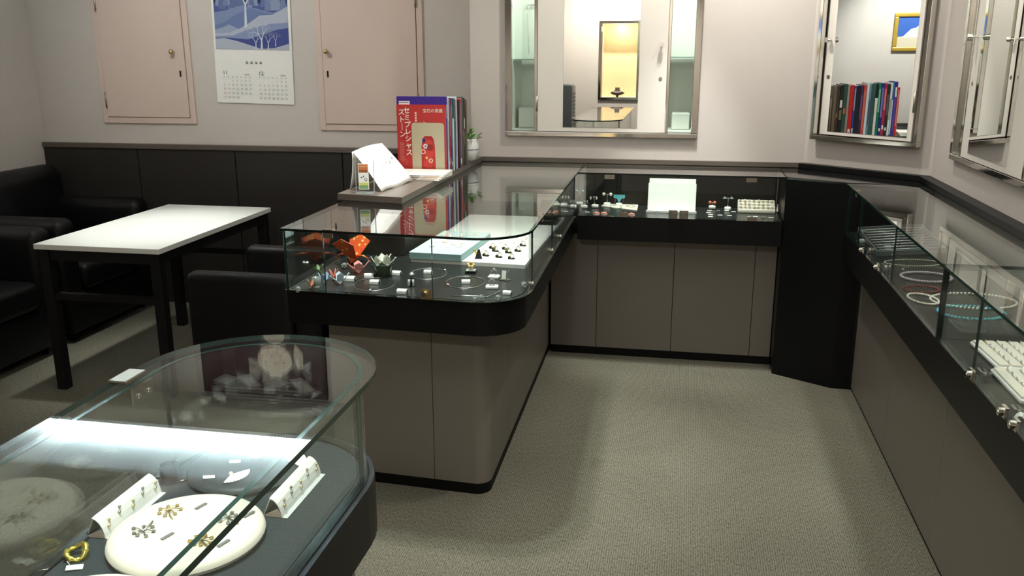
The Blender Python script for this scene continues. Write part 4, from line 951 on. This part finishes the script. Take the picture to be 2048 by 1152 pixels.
def ring_stand(label, loc, rotz, base, bm_, rm, w=.026, flower=False):
    t = thing('ring_stand', label, 'ring stand', loc, rotz, 'ring stands in the book counter', scale=1.35)
    B().b2(-w / 2, w / 2, -w * .4, w * .4, 0, .006, bev=.0015).out('base', bm_, t)
    if base: B().b2(-w * .42, w * .42, -w * .32, w * .32, .006, .0075).out('pad', base, t)
    if flower:
        b = B()
        for k in range(6): b.sphere((.007 * math.cos(k * PI / 3), .004 * math.sin(k * PI / 3), .020 + .004 * math.sin(k)), .005, 8, 6)
        b.sphere((0, 0, .026), .005, 8, 6); b.cyl((0, 0, .007), (0, 0, .02), .002); b.out('flower', rm, t, smooth=True)
    else: ring(t, (0, 0, .006), .0085, rm)
    return t
ring_stand('gold flower ring on a black and white stand before the white platform', at(942, 545), .1, M_WHITE, M_BLACK, mat('pale_gold_flower', (232, 204, 146), .3, .5), .029, True)
ring_stand('crystal ring on a flat white stand near the right front glass', at(984, 576), .15, None, M_WHITE, M_SILVER, .031)
ring_stand('silver ring on a domed white stand right of the platform front', at(988, 556), -.1, M_WHITE, M_WHITE, M_SILVER, .028)
st = thing('earring_card', 'small white card with drop earrings on a black stand near the right glass', 'earring card', at(1010, 560), -.2, scale=1.3)
B().b2(-.014, .014, -.009, .009, 0, .002).out('base', M_NICKEL, st); B().box((-.003, 0, .014), (.012, .001, .022), rot=(-.2, 0, 0)).out('card', M_WHITE, st); B().tube([(.006, 0, .002), (.008, 0, .02), (.011, 0, .028)], .0008, 5).out('hook', M_SILVER, st)
pd = thing('pendant_stand', 'silver ball pendant on a black stand beside the brass lock plate', 'pendant stand', at(824, 572), .1, scale=1.3)
B().b2(-.008, .008, -.008, .008, 0, .02, bev=.001).out('block', M_BLACK, pd); B().sphere((0, 0, .030), .0068, 12, 8).out('ball', M_SILVER, pd, smooth=True); B().sheet([(-.008, -.0085, .02), (-.002, -.0085, .02), (-.004, -.0085, .002), (-.010, -.0085, .004)], .0006).sheet([(.002, -.0085, .02), (.008, -.0085, .02), (.008, -.0085, .004), (.004, -.0085, .0)], .0006).out('ribbon', M_SILVER, pd)

# white platform with the blue box and the rings in black holders
pf = one('platform', B().prism([(-.985, 3.11), (-.545, 3.075), (-.53, 4.05), (-.985, 4.05)], 0, .014), M_WHITE, 'flat white platform under the pale blue box and the rings', 'platform', (0, 0, ZI))
ZP = ZI + .0143
bb = thing('jewel_box', 'pale blue flat box with small white shells on its lid', 'box', (-.875, 3.30, ZP), math.radians(-3))
B().b2(-.10, .10, -.21, .21, 0, .024, bev=.002).out('body', mat('pale_blue_card', (150, 186, 188), .6, var=.03), bb)
B().b2(-.101, .101, -.211, .211, .0242, .0262).out('lid', mat('pale_blue_lid', (196, 220, 220), .6, var=.03), bb)
rr = random.Random(5)
cols = ((236, 228, 214), (240, 236, 228), (232, 204, 180), (226, 232, 228))
for k in range(18):
    c = cols[k % 4]; x, y = -.945 + .13 * rr.random(), 3.20 + .28 * rr.random(); b = B(); s_ = .007 + .005 * rr.random()
    b.lathe([(.0001, 0), (s_, 0), (s_ * 1.05, s_ * .3), (s_ * .6, s_ * .9), (.0001, s_ * 1.3)], 9)
    one('shell_ornament', b, mat('shell_%d' % (k % 4), c, .35, var=.15, scale=200), 'tiny pale shell ornament on the lid of the blue box', 'ornament', (x, y, ZP + .0264), (rr.uniform(-.1, .1), 0, rr.random() * 3), 'shell ornaments on the blue box', smooth=True)
hold = None
HN = ('left in the front row', 'middle of the front row', 'right in the front row', 'left in the middle row', 'right in the middle row', 'left in the back row', 'middle of the back row', 'right in the back row', 'alone behind the back row')
spots = ((972, 512), (998, 515), (1023, 518), (991, 503), (1017, 506), (985, 497), (1011, 499), (1036, 503), (1046, 492))
for k, (u, v) in enumerate(spots):
    p_ = on(u, v, ZP)
    if hold is None:
        hold = thing('ring_holder', 'gold ring in a black slotted holder, ' + HN[0], 'ring holder', p_, -.15, 'black ring holders on the white platform')
        b = B(); b.b2(-.012, .012, -.0075, .0075, 0, .004, bev=.001); b.prism([(-.012, -.0075), (-.004, -.0075), (-.004, .0075), (-.012, .0075)], .004, .009); b.out('holder', M_BLACK, hold)
        ring(hold, (.001, 0, .003), .0078, M_GOLD)
    else: copy_tree(hold, p_, -.15 + .1 * (k % 3 - 1), 'gold ring in a black slotted holder, ' + HN[k])
ts = thing('triangle_stand', 'black triangular easel with a gold earring at the corner of the blue box', 'easel', on(957, 518, ZP), .1)
B().sheet([(-.014, 0, 0), (.014, 0, 0), (.004, .012, .034), (-.004, .012, .034)], .002).sheet([(-.006, .02, 0), (.006, .02, 0), (.004, .012, .034), (-.004, .012, .034)], .002).out('easel', M_BLACK, ts); B().sphere((-.014, .002, .03), .006, 8, 6).sphere((-.009, .002, .022), .004, 8, 6).out('earring', M_GOLD, ts)
br0 = thing('bracelet_rack', 'black rack of dark beaded bracelets at the far end of the white platform', 'bracelet rack', (-.585, 3.86, ZP + .001), 0)
for k in range(5):
    z = .012 + .018 * k; y = .03 * k
    B().b2(-.045, .045, y - .012, y + .012, 0, z).out('step', M_BLACK, br0)
    b = B(); [b.sphere((-.04 + .0066 * i, y - .004, z + .004), .004, 6, 5) for i in range(13)]; b.out('bracelet', mat('smoky_beads', (120, 108, 74), .15, .6, var=.3, scale=90), br0, smooth=True)
for k, (u, v) in enumerate(((1000, 487), (1015, 484), (1028, 487), (1042, 482), (1006, 478), (1034, 476), (1052, 479), (1020, 474))):
    p_ = on(u, v, ZP)
    one('pearl_earring', B().sphere((0, 0, .006), .006, 10, 7).cyl((0, 0, .011), (.003, 0, .016), .0012, n=6), M_PEARL, 'pearl drop behind the black ring holders, %s from the left' % ORD[sorted((1000, 1015, 1028, 1042, 1006, 1034, 1052, 1020)).index(u)], 'earring', p_, None, 'pearl earrings on the white platform', smooth=True)

# -- in the back counter
EG = 'earring stands in the back counter'
def ear_stand(label, u, v, h, m, wd=.011, kind='drop', foot=.013, lean=0):
    p_ = at(u, v); t = thing('earring_stand', label, 'earring stand', p_, 0, EG, scale=1.35)
    B().b2(-foot, foot, -.008, .008, 0, .014, bev=.005, seg=3).out('foot', M_WHITE, t, smooth=True)
    B().tube([(0, 0, .012), (lean, 0, h)], .0009, 5).tube([(lean - wd, 0, h), (lean + wd, 0, h)], .0009, 5).out('wire', M_SILVER, t)
    for q in (-1, 1):
        x = lean + q * wd
        if kind == 'drop': B().lathe([(.0001, 0), (.004, .004), (.0025, .01), (.0001, .014)], 8, (x, -.001, h - .012)).out('earring', m, t)
        elif kind == 'ball': B().sphere((x, -.001, h), .0062, 10, 7).out('earring', m, t, smooth=True)
        elif kind == 'bow': B().sheet([(lean, 0, h), (lean + q * .016, -.002, h + .007), (lean + q * .018, -.002, h - .006)], .003).sphere((x, -.003, h), .004, 8, 6).out('earring', m, t)
        else: B().sheet([(x - .008, 0, h - .003), (x + .008, 0, h - .003), (x, 0, h + .006)], .0015).out('earring', m, t)
    return t
ear_stand('white earring stand with pearl drops furthest left in the back counter', 1129, 412, .034, M_PEARL, .008, lean=.014)
ear_stand('short white earring stand behind the white cards at the left of the back counter', 1146, 417, .024, M_SILVER, .007, lean=-.004)
ear_stand('tall white earring stand with a pale bow in the back counter', 1159, 411, .055, mat('pale_bow', (216, 226, 222), .5), .012, 'bow')
ear_stand('white earring stand right of the pale bow stand', 1168, 417, .03, M_SILVER, .006, lean=.006)
ear_stand('white earring stand with two leaning drops left of the cream tray', 1190, 416, .042, M_PEARL, .011, lean=-.006)
ear_stand('white earring stand with two large pearls behind the cream tray', 1214, 412, .045, M_PEARL, .013, 'ball')
ear_stand('grey earring stand with tiara-shaped earrings right of the white easel', 1455, 421, .046, mat('pale_silver_enamel', (206, 210, 208), .3), .012, 'tiara', .012)
ear_stand('white earring stand with two coral balls', 1424, 418, .024, mat('coral_ball', (226, 120, 84), .25), .0085, 'ball', .013)
tc_ = thing('turquoise_card', 'turquoise T-shaped card with earrings behind the jade bangle', 'earring card', at(1238, 413), scale=1.3)
B().b2(-.012, .012, -.008, .008, 0, .014, bev=.004, seg=3).out('foot', M_WHITE, tc_, smooth=True)
B().prism([(-.022, .046), (-.022, .034), (-.008, .030), (0, .012), (.008, .030), (.022, .034), (.022, .046)], -.001, .001).out('card', mat('turquoise_card', (96, 178, 190), .5), tc_, rot=(PI / 2, 0, 0))
for q in (-1, 1): B().lathe([(.0001, 0), (.003, .006), (.001, .016), (.0001, .018)], 8, (q * .015, -.003, .016)).out('earring', mat('garnet', (90, 50, 40), .2), tc_)
tr = thing('cream_tray', 'cream flat tray with a gold chain under the jade bangle', 'tray', at(1240, 420))
o0 = Vector(at(1240, 420)); B().prism([tuple((Vector(at(*q)) - o0)[:2]) for q in ((1203, 413), (1274, 422), (1277, 408), (1215, 404))], 0, .004).out('tray', M_CREAM, tr)
B().tube([Vector(at(*q)) - o0 + Vector((0, 0, .005)) for q in ((1252, 414), (1262, 417), (1270, 415), (1262, 412))], .001, 6, True).out('chain', M_GOLD, tr)
necklace('pale jade bangle lying before the turquoise card', 1232, 414, 11, 3.4, mat('jade', (176, 200, 168), .2), r=.0022, pend=False, group='bangles', z=ZI + .0042)
for k, (u, v, lb) in enumerate(((1112, 419, 'coral flower brooch at the far left end of the back counter'), (1193, 428, 'coral flower brooch left in the pair by the back counter glass'), (1208, 428, 'coral flower brooch right in the pair by the back counter glass'), (1250, 429, 'flat coral brooch left of the white easel, left one'), (1263, 430, 'flat coral brooch left of the white easel, right one'))):
    t = thing('coral_brooch', lb, 'brooch', at(u, v), .4 * k, 'coral flower brooches', scale=1.25); b = B()
    for i in range(5): b.sphere((.0075 * math.cos(i * 1.2566), .0065 * math.sin(i * 1.2566), .004), .005, 8, 6, .8)
    b.out('petals', mat('coral_pink', (226, 132, 116), .35, var=.1), t, smooth=True); B().sphere((0, 0, .006), .003, 8, 6).out('heart', M_PEARL, t, smooth=True)
    B().lathe([(.0001, 0), (.013, 0), (.013, .001), (.0001, .001)], 12).out('card', M_WHITE, t)
def flat_card(label, u, v, w=.011, d=.004, h=.0015, group='small white cards in the back counter'):
    return one('name_card', B().box((0, 0, h / 2 + .001), (2 * w, 2 * d, h), rot=(.12, 0, 0)), M_WHITE, label, 'card', at(u, v), None, group)
for u, v, lb in ((1131, 422, 'small white card left of the short earring stand'), (1175, 425, 'small white card left of the coral brooch pair'), (1419, 422, 'topmost small white card in the column under the coral balls'), (1417, 426, 'second small white card in the column under the coral balls'), (1421, 430, 'third small white card in the column under the coral balls'), (1421, 434, 'lowest small white card in the column under the coral balls'), (1440, 431, 'small white card with earrings beside the card column'), (1453, 422, 'small white card below the grey earring stand'), (1467, 424, 'small white card left of the white ring tray'), (1459, 432, 'small white card with a pearl by the glass below the grey stand'), (1511, 434, 'left small white card in front of the ring tray'), (1542, 436, 'right small white card in front of the ring tray')):
    flat_card(lb, u, v)
for u, v, lb in ((1436, 423, 'silver brooch among the small white cards'), (1499, 435, 'silver earring left of the cards in front of the ring tray'), (1526, 436, 'silver earring between the cards in front of the ring tray')):
    one('silver_brooch', B().sphere((0, 0, .003), .004, 8, 6).sphere((.007, 0, .0025), .0032, 8, 6).sphere((-.007, .001, .0025), .003, 8, 6), M_SILVER, lb, 'brooch', at(u, v), None, 'silver pieces in the back counter', smooth=True)
ea = thing('white_easel', 'large white display easel in the middle of the back counter', 'easel', (-.048, 4.392, ZI))
B().box((0, .022, .066), (.232, .004, .135), rot=(-.30, 0, 0)).out('board', M_WHITE, ea)
B().box((0, .050, .078), (.226, .003, .150), rot=(-.26, 0, 0)).out('rear_board', M_WHITE, ea)
B().b2(-.121, .121, -.055, -.005, 0, .003).b2(-.121, .121, -.057, -.054, 0, .009).out('lip', M_WHITE, ea)
for x in (-.119, .119): B().box((x, .020, .066), (.0025, .006, .138), rot=(-.30, 0, 0)).out('side_rail', M_ACRYL, ea)
bcp = one('binder_clip', B().tube([(-.005, 0, .001), (-.005, 0, .014), (-.002, .002, .018)], .0011, 6).tube([(.005, 0, .001), (.005, 0, .014), (.002, .002, .018)], .0011, 6).b2(-.007, .007, -.003, .003, 0, .003), M_SILVER, 'small silver clip standing before the white easel', 'clip', at(1314, 429))
rt = thing('ring_tray', 'white sloping ring tray full of rings at the right of the back counter', 'ring tray', at(1512, 425), 0)
for k in range(4): B().b2(-.088, .088, -.03 + k * .018, -.0125 + k * .018, 0, .020 + .012 * k, bev=.005).out('ring_roll', M_CREAM, rt, smooth=True)
RW = at(1512, 425)
rr = random.Random(9)
for k in range(3):
    for i in range(8 - k % 2):
        x = -.076 + i * .021 + .004 * rr.random(); t = thing('ring', '%s ring from the left in the %s row of the white back ring tray' % (ORD[i], ('front', 'middle', 'rear')[k]), 'ring', (RW[0] + x, RW[1] - .0125 + k * .018, ZI + .017 + .012 * k), 0, 'rings in the back ring tray', rot=(.25, 0, 0), scale=1.15)
        B().tube([(.0055 * math.cos(a * PI / 6), 0, .0055 + .0055 * math.sin(a * PI / 6)) for a in range(12)], .001, 5, True).out('band', (M_SILVER, M_GOLD)[i % 2], t)
        B().sphere((0, 0, .0125), .0036 if (i + k) % 3 else .005, 8, 6).out('stone', (M_PEARL, M_CREAM, M_SILVER)[(i + k) % 3], t, smooth=True)
rs = thing('ring_cone', 'white ring cone with a pearl ring next to the black pillar', 'ring cone', at(1556, 423))
B().lathe([(.0001, 0), (.010, 0), (.005, .028), (.0001, .030)], 12).out('cone', M_WHITE, rs, smooth=True); B().sphere((0, -.004, .030), .006, 10, 7).out('pearl', M_PEARL, rs, smooth=True)

# -- in the right counter
atr = thing('acrylic_tray', 'tilted clear acrylic tray of fine chains in the right counter', 'tray', (.855, 3.665, ZI + .030), math.radians(8), rot=(.20, -.06, .14))
B().b2(-.125, .125, -.12, .12, .012, .0145).out('plate', M_ACRYL, atr); B().b2(-.125, .125, -.1225, -.12, 0, .02).b2(-.125, .125, .12, .1225, 0, .02).b2(-.1275, -.125, -.12, .12, 0, .02).b2(.125, .1275, -.12, .12, 0, .02).out('edge_strip', M_AEDGE, atr)
B().b2(-.12, -.11, .09, .118, -.002, .012).b2(.11, .12, .09, .118, -.002, .012).out('foot', M_AEDGE, atr)
for k in range(9):
    y = -.10 + k * .025; B().tube([(-.115, y, .0155), (0, y + .001, .0157), (.115, y - .001, .0155)], .0017, 6).out('chain', mat('bright_chain', (236, 238, 236), .35, .4), atr)
    B().sphere((-.11 + .03 * ((k * 5) % 7), y, .018), .0036, 8, 6).out('pendant', M_SILVER, atr, smooth=True)
NG = 'bead necklaces in the right counter'
necklace('dark green bead necklace behind the others in the right counter', 1830, 512, 46, 8, mat('green_beads', (62, 92, 60), .25), pend=True, beads=64, rb=.0028, group=NG, ang=PI)
necklace('pale two-strand necklace after the dark green one in the right counter', 1826, 527, 56, 6, mat('pale_beads', (196, 200, 176), .3), pend=False, beads=84, rb=.0027, group=NG)
necklace('thin grey chain necklace before the lilac pearls', 1850, 541, 44, 7, mat('grey_beads', (140, 140, 140), .3), pend=True, beads=80, rb=.0017, group=NG, ang=PI)
necklace('lilac grey pearl necklace left of the glass divider', 1852, 557, 48, 9, mat('lilac_pearl', (176, 164, 170), .25, coat=.3), pend=False, beads=60, rb=.0052, group=NG)
necklace('dark red garnet necklace before the lilac pearls', 1842, 580, 34, 6, mat('garnet_beads', (120, 34, 26), .2), pend=False, beads=54, rb=.0032, group=NG)
necklace('creamy pearl necklace lying just beyond the glass divider', 1846, 600, 26, 10, M_PEARL, pend=False, beads=42, rb=.0040, group=NG)
necklace('long creamy pearl necklace in the nearer half of the right counter', 1946, 604, 82, 14, M_PEARL, pend=False, beads=66, rb=.0042, group=NG)
necklace('turquoise bead necklace beside the long pearls', 1942, 628, 64, 12, mat('turquoise_beads', (66, 178, 196), .25, var=.15), pend=False, beads=50, rb=.0048, group=NG)
def slot_tray(label, loc, rotz, rows=5):
    t = thing('ring_tray', label, 'ring tray', loc, rotz, 'white ring trays in the right counter')
    B().b2(-.105, .105, -.075, .075, 0, .012, bev=.005, seg=3).out('base', M_WHITE, t, smooth=True)
    for k in range(rows):
        y = -.058 + k * .029; B().b2(-.098, .098, y - .0125, y + .0125, .0105, .018, bev=.0035, seg=3).out('ring_roll', M_CREAM, t, smooth=True)
    return t
RT_ = (((.850, 2.34, ZI), math.radians(92)), ((.832, 2.12, ZI), math.radians(90)))
slot_tray('white ring tray nearest the glass divider in the right counter', *RT_[0]); slot_tray('white ring tray in front, nearer the viewer, in the right counter', *RT_[1])
rr = random.Random(21)
for ti, ((lx, ly, lz), rz) in enumerate(RT_):
    for k in range(4):
        for i in range(6):
            q = Matrix.Rotation(rz, 3, 'Z') @ Vector((-.08 + i * .032 + .004 * rr.random(), -.0435 + k * .029, -.0015))
            t = thing('ring', '%s ring from the viewer in the %s row from the glass of the %s ring tray' % (ORD[i], ORD[3 - k], ('divider-side', 'front'))[ti] if 0 else '%s ring from the viewer in the %s row from the glass, %s' % (ORD[i], ORD[3 - k], ('tray by the divider', 'front ring tray')[ti]), 'ring', (lx + q.x, ly + q.y, lz + .0125), rz, ('rings in the farther white tray', 'rings in the front white tray')[ti], scale=.72)
            B().tube([(.006 * math.cos(a * PI / 6), 0, .006 + .006 * math.sin(a * PI / 6)) for a in range(12)], .0011, 5, True).out('band', (M_GOLD, M_SILVER)[(i + k) % 2], t)
            B().sphere((0, 0, .0132), .0032, 8, 6).out('stone', (M_PEARL, M_SILVER, mat('blue_stone', (130, 170, 200), .15))[(i * 2 + k) % 3], t, smooth=True)
price_tag('white price tag far left in the right counter', at(1722, 484), .4, 1.0); price_tag('white price tag before the tilted acrylic tray', at(1774, 497), .3, 1.0)
price_tag('white price tag in front of the nearest ring tray of the right counter', at(2040, 838), 1.2, .9)

# -- in the round-ended case
def cushion(label, loc, r, h, m, ry=1.0):
    return one('display_cushion', B().lathe([(.0001, 0), (r * .90, 0), (r * .975, h * .15), (r, h * .4), (r * .985, h * .62), (r * .95, h * .80), (r * .89, h * .92), (r * .80, h * .985), (r * .7, h), (.0001, h)], 48, (0, 0, 0), 1, ry), m, label, 'cushion', loc, None, 'round display cushions', smooth=True)
C1 = (-.755, 1.156); HC = .026
cushion('round cream display cushion with four brooches in the near case', C1 + (ZI,), .122, HC, M_CREAM)
cushion('round cream display cushion cut off by the bottom edge of the picture', (-.772, .905, ZI), .122, HC, M_CREAM)
cushion('round charcoal display dish with shell brooches at the round end of the case', (-.778, 1.400, ZI), .107, .018, mat('charcoal_dish', (52, 58, 62), .5, var=.05))
ZC = ZI + HC + .0005
def brooch(label, u, v, m, seed, s=1.0, z=ZC):
    p_ = on(u, v, z); r = random.Random(seed); t = thing('brooch', label, 'brooch', p_, r.random() * 3, 'brooches on the cream cushion'); b = B()
    for k in range(7):
        a = k * .9; L = (.012 + .008 * r.random()) * s; b.lathe([(.0001, 0), (.0035 * s, .001), (.003 * s, .003), (.0001, .004)], 8, (L * math.cos(a), L * math.sin(a), 0))
        b.tube([(0, 0, .002), (L * .5 * math.cos(a), L * .5 * math.sin(a), .004), (L * math.cos(a), L * math.sin(a), .002)], .0009, 5)
    b.out('spray', m, t, smooth=True); B().tube([(0, 0, .002), (.004, -.018 * s, .0025), (.010 * s, -.030 * s, .002)], .0012, 6).out('stem', m, t)
M_PG = mat('pale_gold', (228, 204, 150), .25, .9); M_PS = mat('grey_silver', (176, 172, 166), .25, .9)
brooch('pale gold brooch at the top of the cream cushion', 338, 1022, M_PG, 1); brooch('silver brooch at the left of the cream cushion', 285, 1064, M_PS, 2); brooch('gold brooch low on the cream cushion behind the glass edge', 402, 1083, M_GOLD, 3); brooch('silver spray brooch at the right of the cream cushion', 456, 1036, M_PS, 4)
for u, v, lb in ((402, 1013, 'dark name bar at the top of the cream cushion'), (335, 1073, 'dark name bar at the centre of the cream cushion'), (447, 1087, 'dark name bar low on the cream cushion'), (498, 1029, 'dark name bar at the right of the cream cushion')):
    one('name_bar', B().b2(-.0115, .0115, -.003, .003, 0, .0018, bev=.0005), mat('grey_bar', (120, 122, 122), .4), lb, 'name bar', on(u, v, ZC), (0, 0, math.radians(72)), 'name bars on the cream cushion')
ZH = ZI + .0185
M_SHELL = mat('white_shell', (240, 240, 236), .35, var=.1, scale=90)
def shell(label, u, v, s, rz):
    p_ = on(u, v, ZH); t = thing('shell_brooch', label, 'brooch', p_, rz, 'white shell brooches in the charcoal dish'); n = 13
    for k in range(n):
        a0, a1 = (-.95 + 1.9 * k / n) * 1.2, (-.95 + 1.9 * (k + 1) / n) * 1.2; am = (a0 + a1) / 2
        b = B(); c = [b.bm.verts.new(q) for q in ((0, 0, .0015), (s * math.cos(a0), s * math.sin(a0) * 1.1, .001), (s * 1.06 * math.cos(am), s * 1.06 * math.sin(am) * 1.1, .0035), (s * math.cos(a1), s * math.sin(a1) * 1.1, .001))]; c2 = [b.bm.verts.new(v_.co - Vector((0, 0, .001))) for v_ in c]
        b.bm.faces.new(c); b.bm.faces.new(c2[::-1]); [b.bm.faces.new((c[i], c2[i], c2[(i + 1) % 4], c[(i + 1) % 4])) for i in range(4)]
        b.out('rib', M_SHELL, t)
    B().sphere((0, 0, .003), .004, 8, 6).out('pearl', M_PEARL, t, smooth=True)
shell('large white shell brooch at the front of the charcoal dish', 462, 950, .030, math.radians(-20)); shell('white shell brooch at the right of the charcoal dish', 578, 922, .030, math.radians(35)); shell('white shell brooch at the back of the charcoal dish', 545, 890, .030, math.radians(110)); shell('white shell brooch at the left back of the charcoal dish', 450, 905, .020, math.radians(150))
for u, v, lb in ((418, 956, 'white tag beside the large shell brooch'), (470, 925, 'white tag in the middle of the charcoal dish'), (512, 915, 'white tag between the shells at the right of the dish')):
    one('dish_tag', B().box((0, 0, .002), (.020, .010, .0012), rot=(.1, .1, 0)), M_WHITE, lb, 'price tag', on(u, v, ZH), (0, 0, .5), 'white tags in the charcoal dish')
def ear_card(label, p0, L, face, seed):
    t = thing('earring_card', label, 'earring card', p0, 0, 'curved white earring cards in the near case'); b = B(); r = random.Random(seed)
    prof = [(.000, .001), (-.001, .008), (-.004, .018), (-.008, .026), (-.014, .032), (-.021, .035)]; th = .0012; V = []
    for y in (0, L):
        V.append([b.bm.verts.new((x, y, z)) for x, z in prof] + [b.bm.verts.new((x - th, y, z - th)) for x, z in reversed(prof)])
    n = len(V[0])
    for i in range(n): b.bm.faces.new((V[0][i], V[0][(i + 1) % n], V[1][(i + 1) % n], V[1][i]))
    b.bm.faces.new(V[0][::-1]); b.bm.faces.new(V[1]); b.out('card', M_WHITE, t)
    B().b2(-.001, .009, 0, L, 0, .0008).out('lip', mat('clear_lip', (206, 210, 210), .25), t); B().sheet([(-.021, .004, .035), (-.021, L - .004, .035), (-.036, L - .004, .0005), (-.036, .004, .0005)], .001).out('strut', M_WHITE, t)
    B().sheet([(0, 0, .0007), (-.036, 0, .0007), (-.008, 0, .016)], .001).out('gusset', mat('kraft', (206, 186, 172), .6), t)
    for k in range(5):
        y = .014 + k * (L - .028) / 4; b = B(); q = (-.0015 - .003 * (k % 2), y, .016 + .006 * (k % 2))
        b.sphere(q, .0028, 8, 6).sphere((q[0] - .003, q[1] + .006, q[2] + .007), .0026, 8, 6); b.out('earring', (M_PG, M_PS)[k % 2], t, smooth=True)
    p = Print(); [p.rect(.004 + k * L / 7, .003, .004 + k * L / 7 + L / 9, .006, (186, 190, 190)) for k in range(7)]; p.out('lip_print', t, (.001, 0, .001), (0, 1, 0), (-1, 0, .0), .0002)
ear_card('curved white earring card left of the cream cushion', (-.888, 1.135, ZI), .160, 1, 3); ear_card('curved white earring card right of the cream cushion', (-.636, 1.250, ZI), .165, 1, 4)
lp = thing('loupe', 'black jeweller loupe lying on its folding case', 'loupe', at(340, 964), scale=1.3); 
B().lathe([(.0115, 0), (.0125, .002), (.0125, .022), (.0135, .024), (.0135, .027), (.0105, .027), (.0105, .0)], 24).out('barrel', mat('loupe_black', (34, 34, 36), .3, .6), lp, smooth=True)
B().lathe([(.0001, .020), (.0105, .018)], 20).out('lens', mat('lens', (226, 230, 240), .05, trans=.5), lp, smooth=True)
B().tube([(-.013, -.004, .002), (-.030, -.002, .002), (-.032, .004, .002), (-.013, .008, .002)], .0015, 6).tube([(.013, .0, .002), (.022, .006, .002), (.013, .012, .002)], .0015, 6).out('handle', M_SILVER, lp)
gr = thing('gold_ring', 'twisted gold ring with a white tag in the near left corner of the case', 'ring', at(158, 1112))
B().tube([(.0145 * math.cos(a * PI / 14), .0145 * math.sin(a * PI / 14), .010 + .004 * math.sin(2 * a * PI / 14)) for a in range(28)], [.0045 + .0012 * math.sin(a * 2.2) for a in range(28)], 8, True).out('band', mat('bright_gold', (232, 214, 96), .2, .9), gr, rot=(.35, 0, 0))
B().tube([(-.004, -.014, .005), (-.004, -.022, .003), (.004, -.027, .002)], .0007, 5).out('string', M_WHITE, gr); B().box((.016, -.032, .0018), (.024, .014, .001), rot=(0, .08, .5)).out('tag', M_WHITE, gr)
pin = one('silver_pin', B().tube([(-.014, 0, .001), (.012, .004, .001), (.014, .0, .001), (.012, -.004, .001), (-.012, -.003, .001)], .0009, 6), M_SILVER, 'silver hair pin in the bottom left corner of the case', 'pin', at(78, 1140), (0, 0, .5))
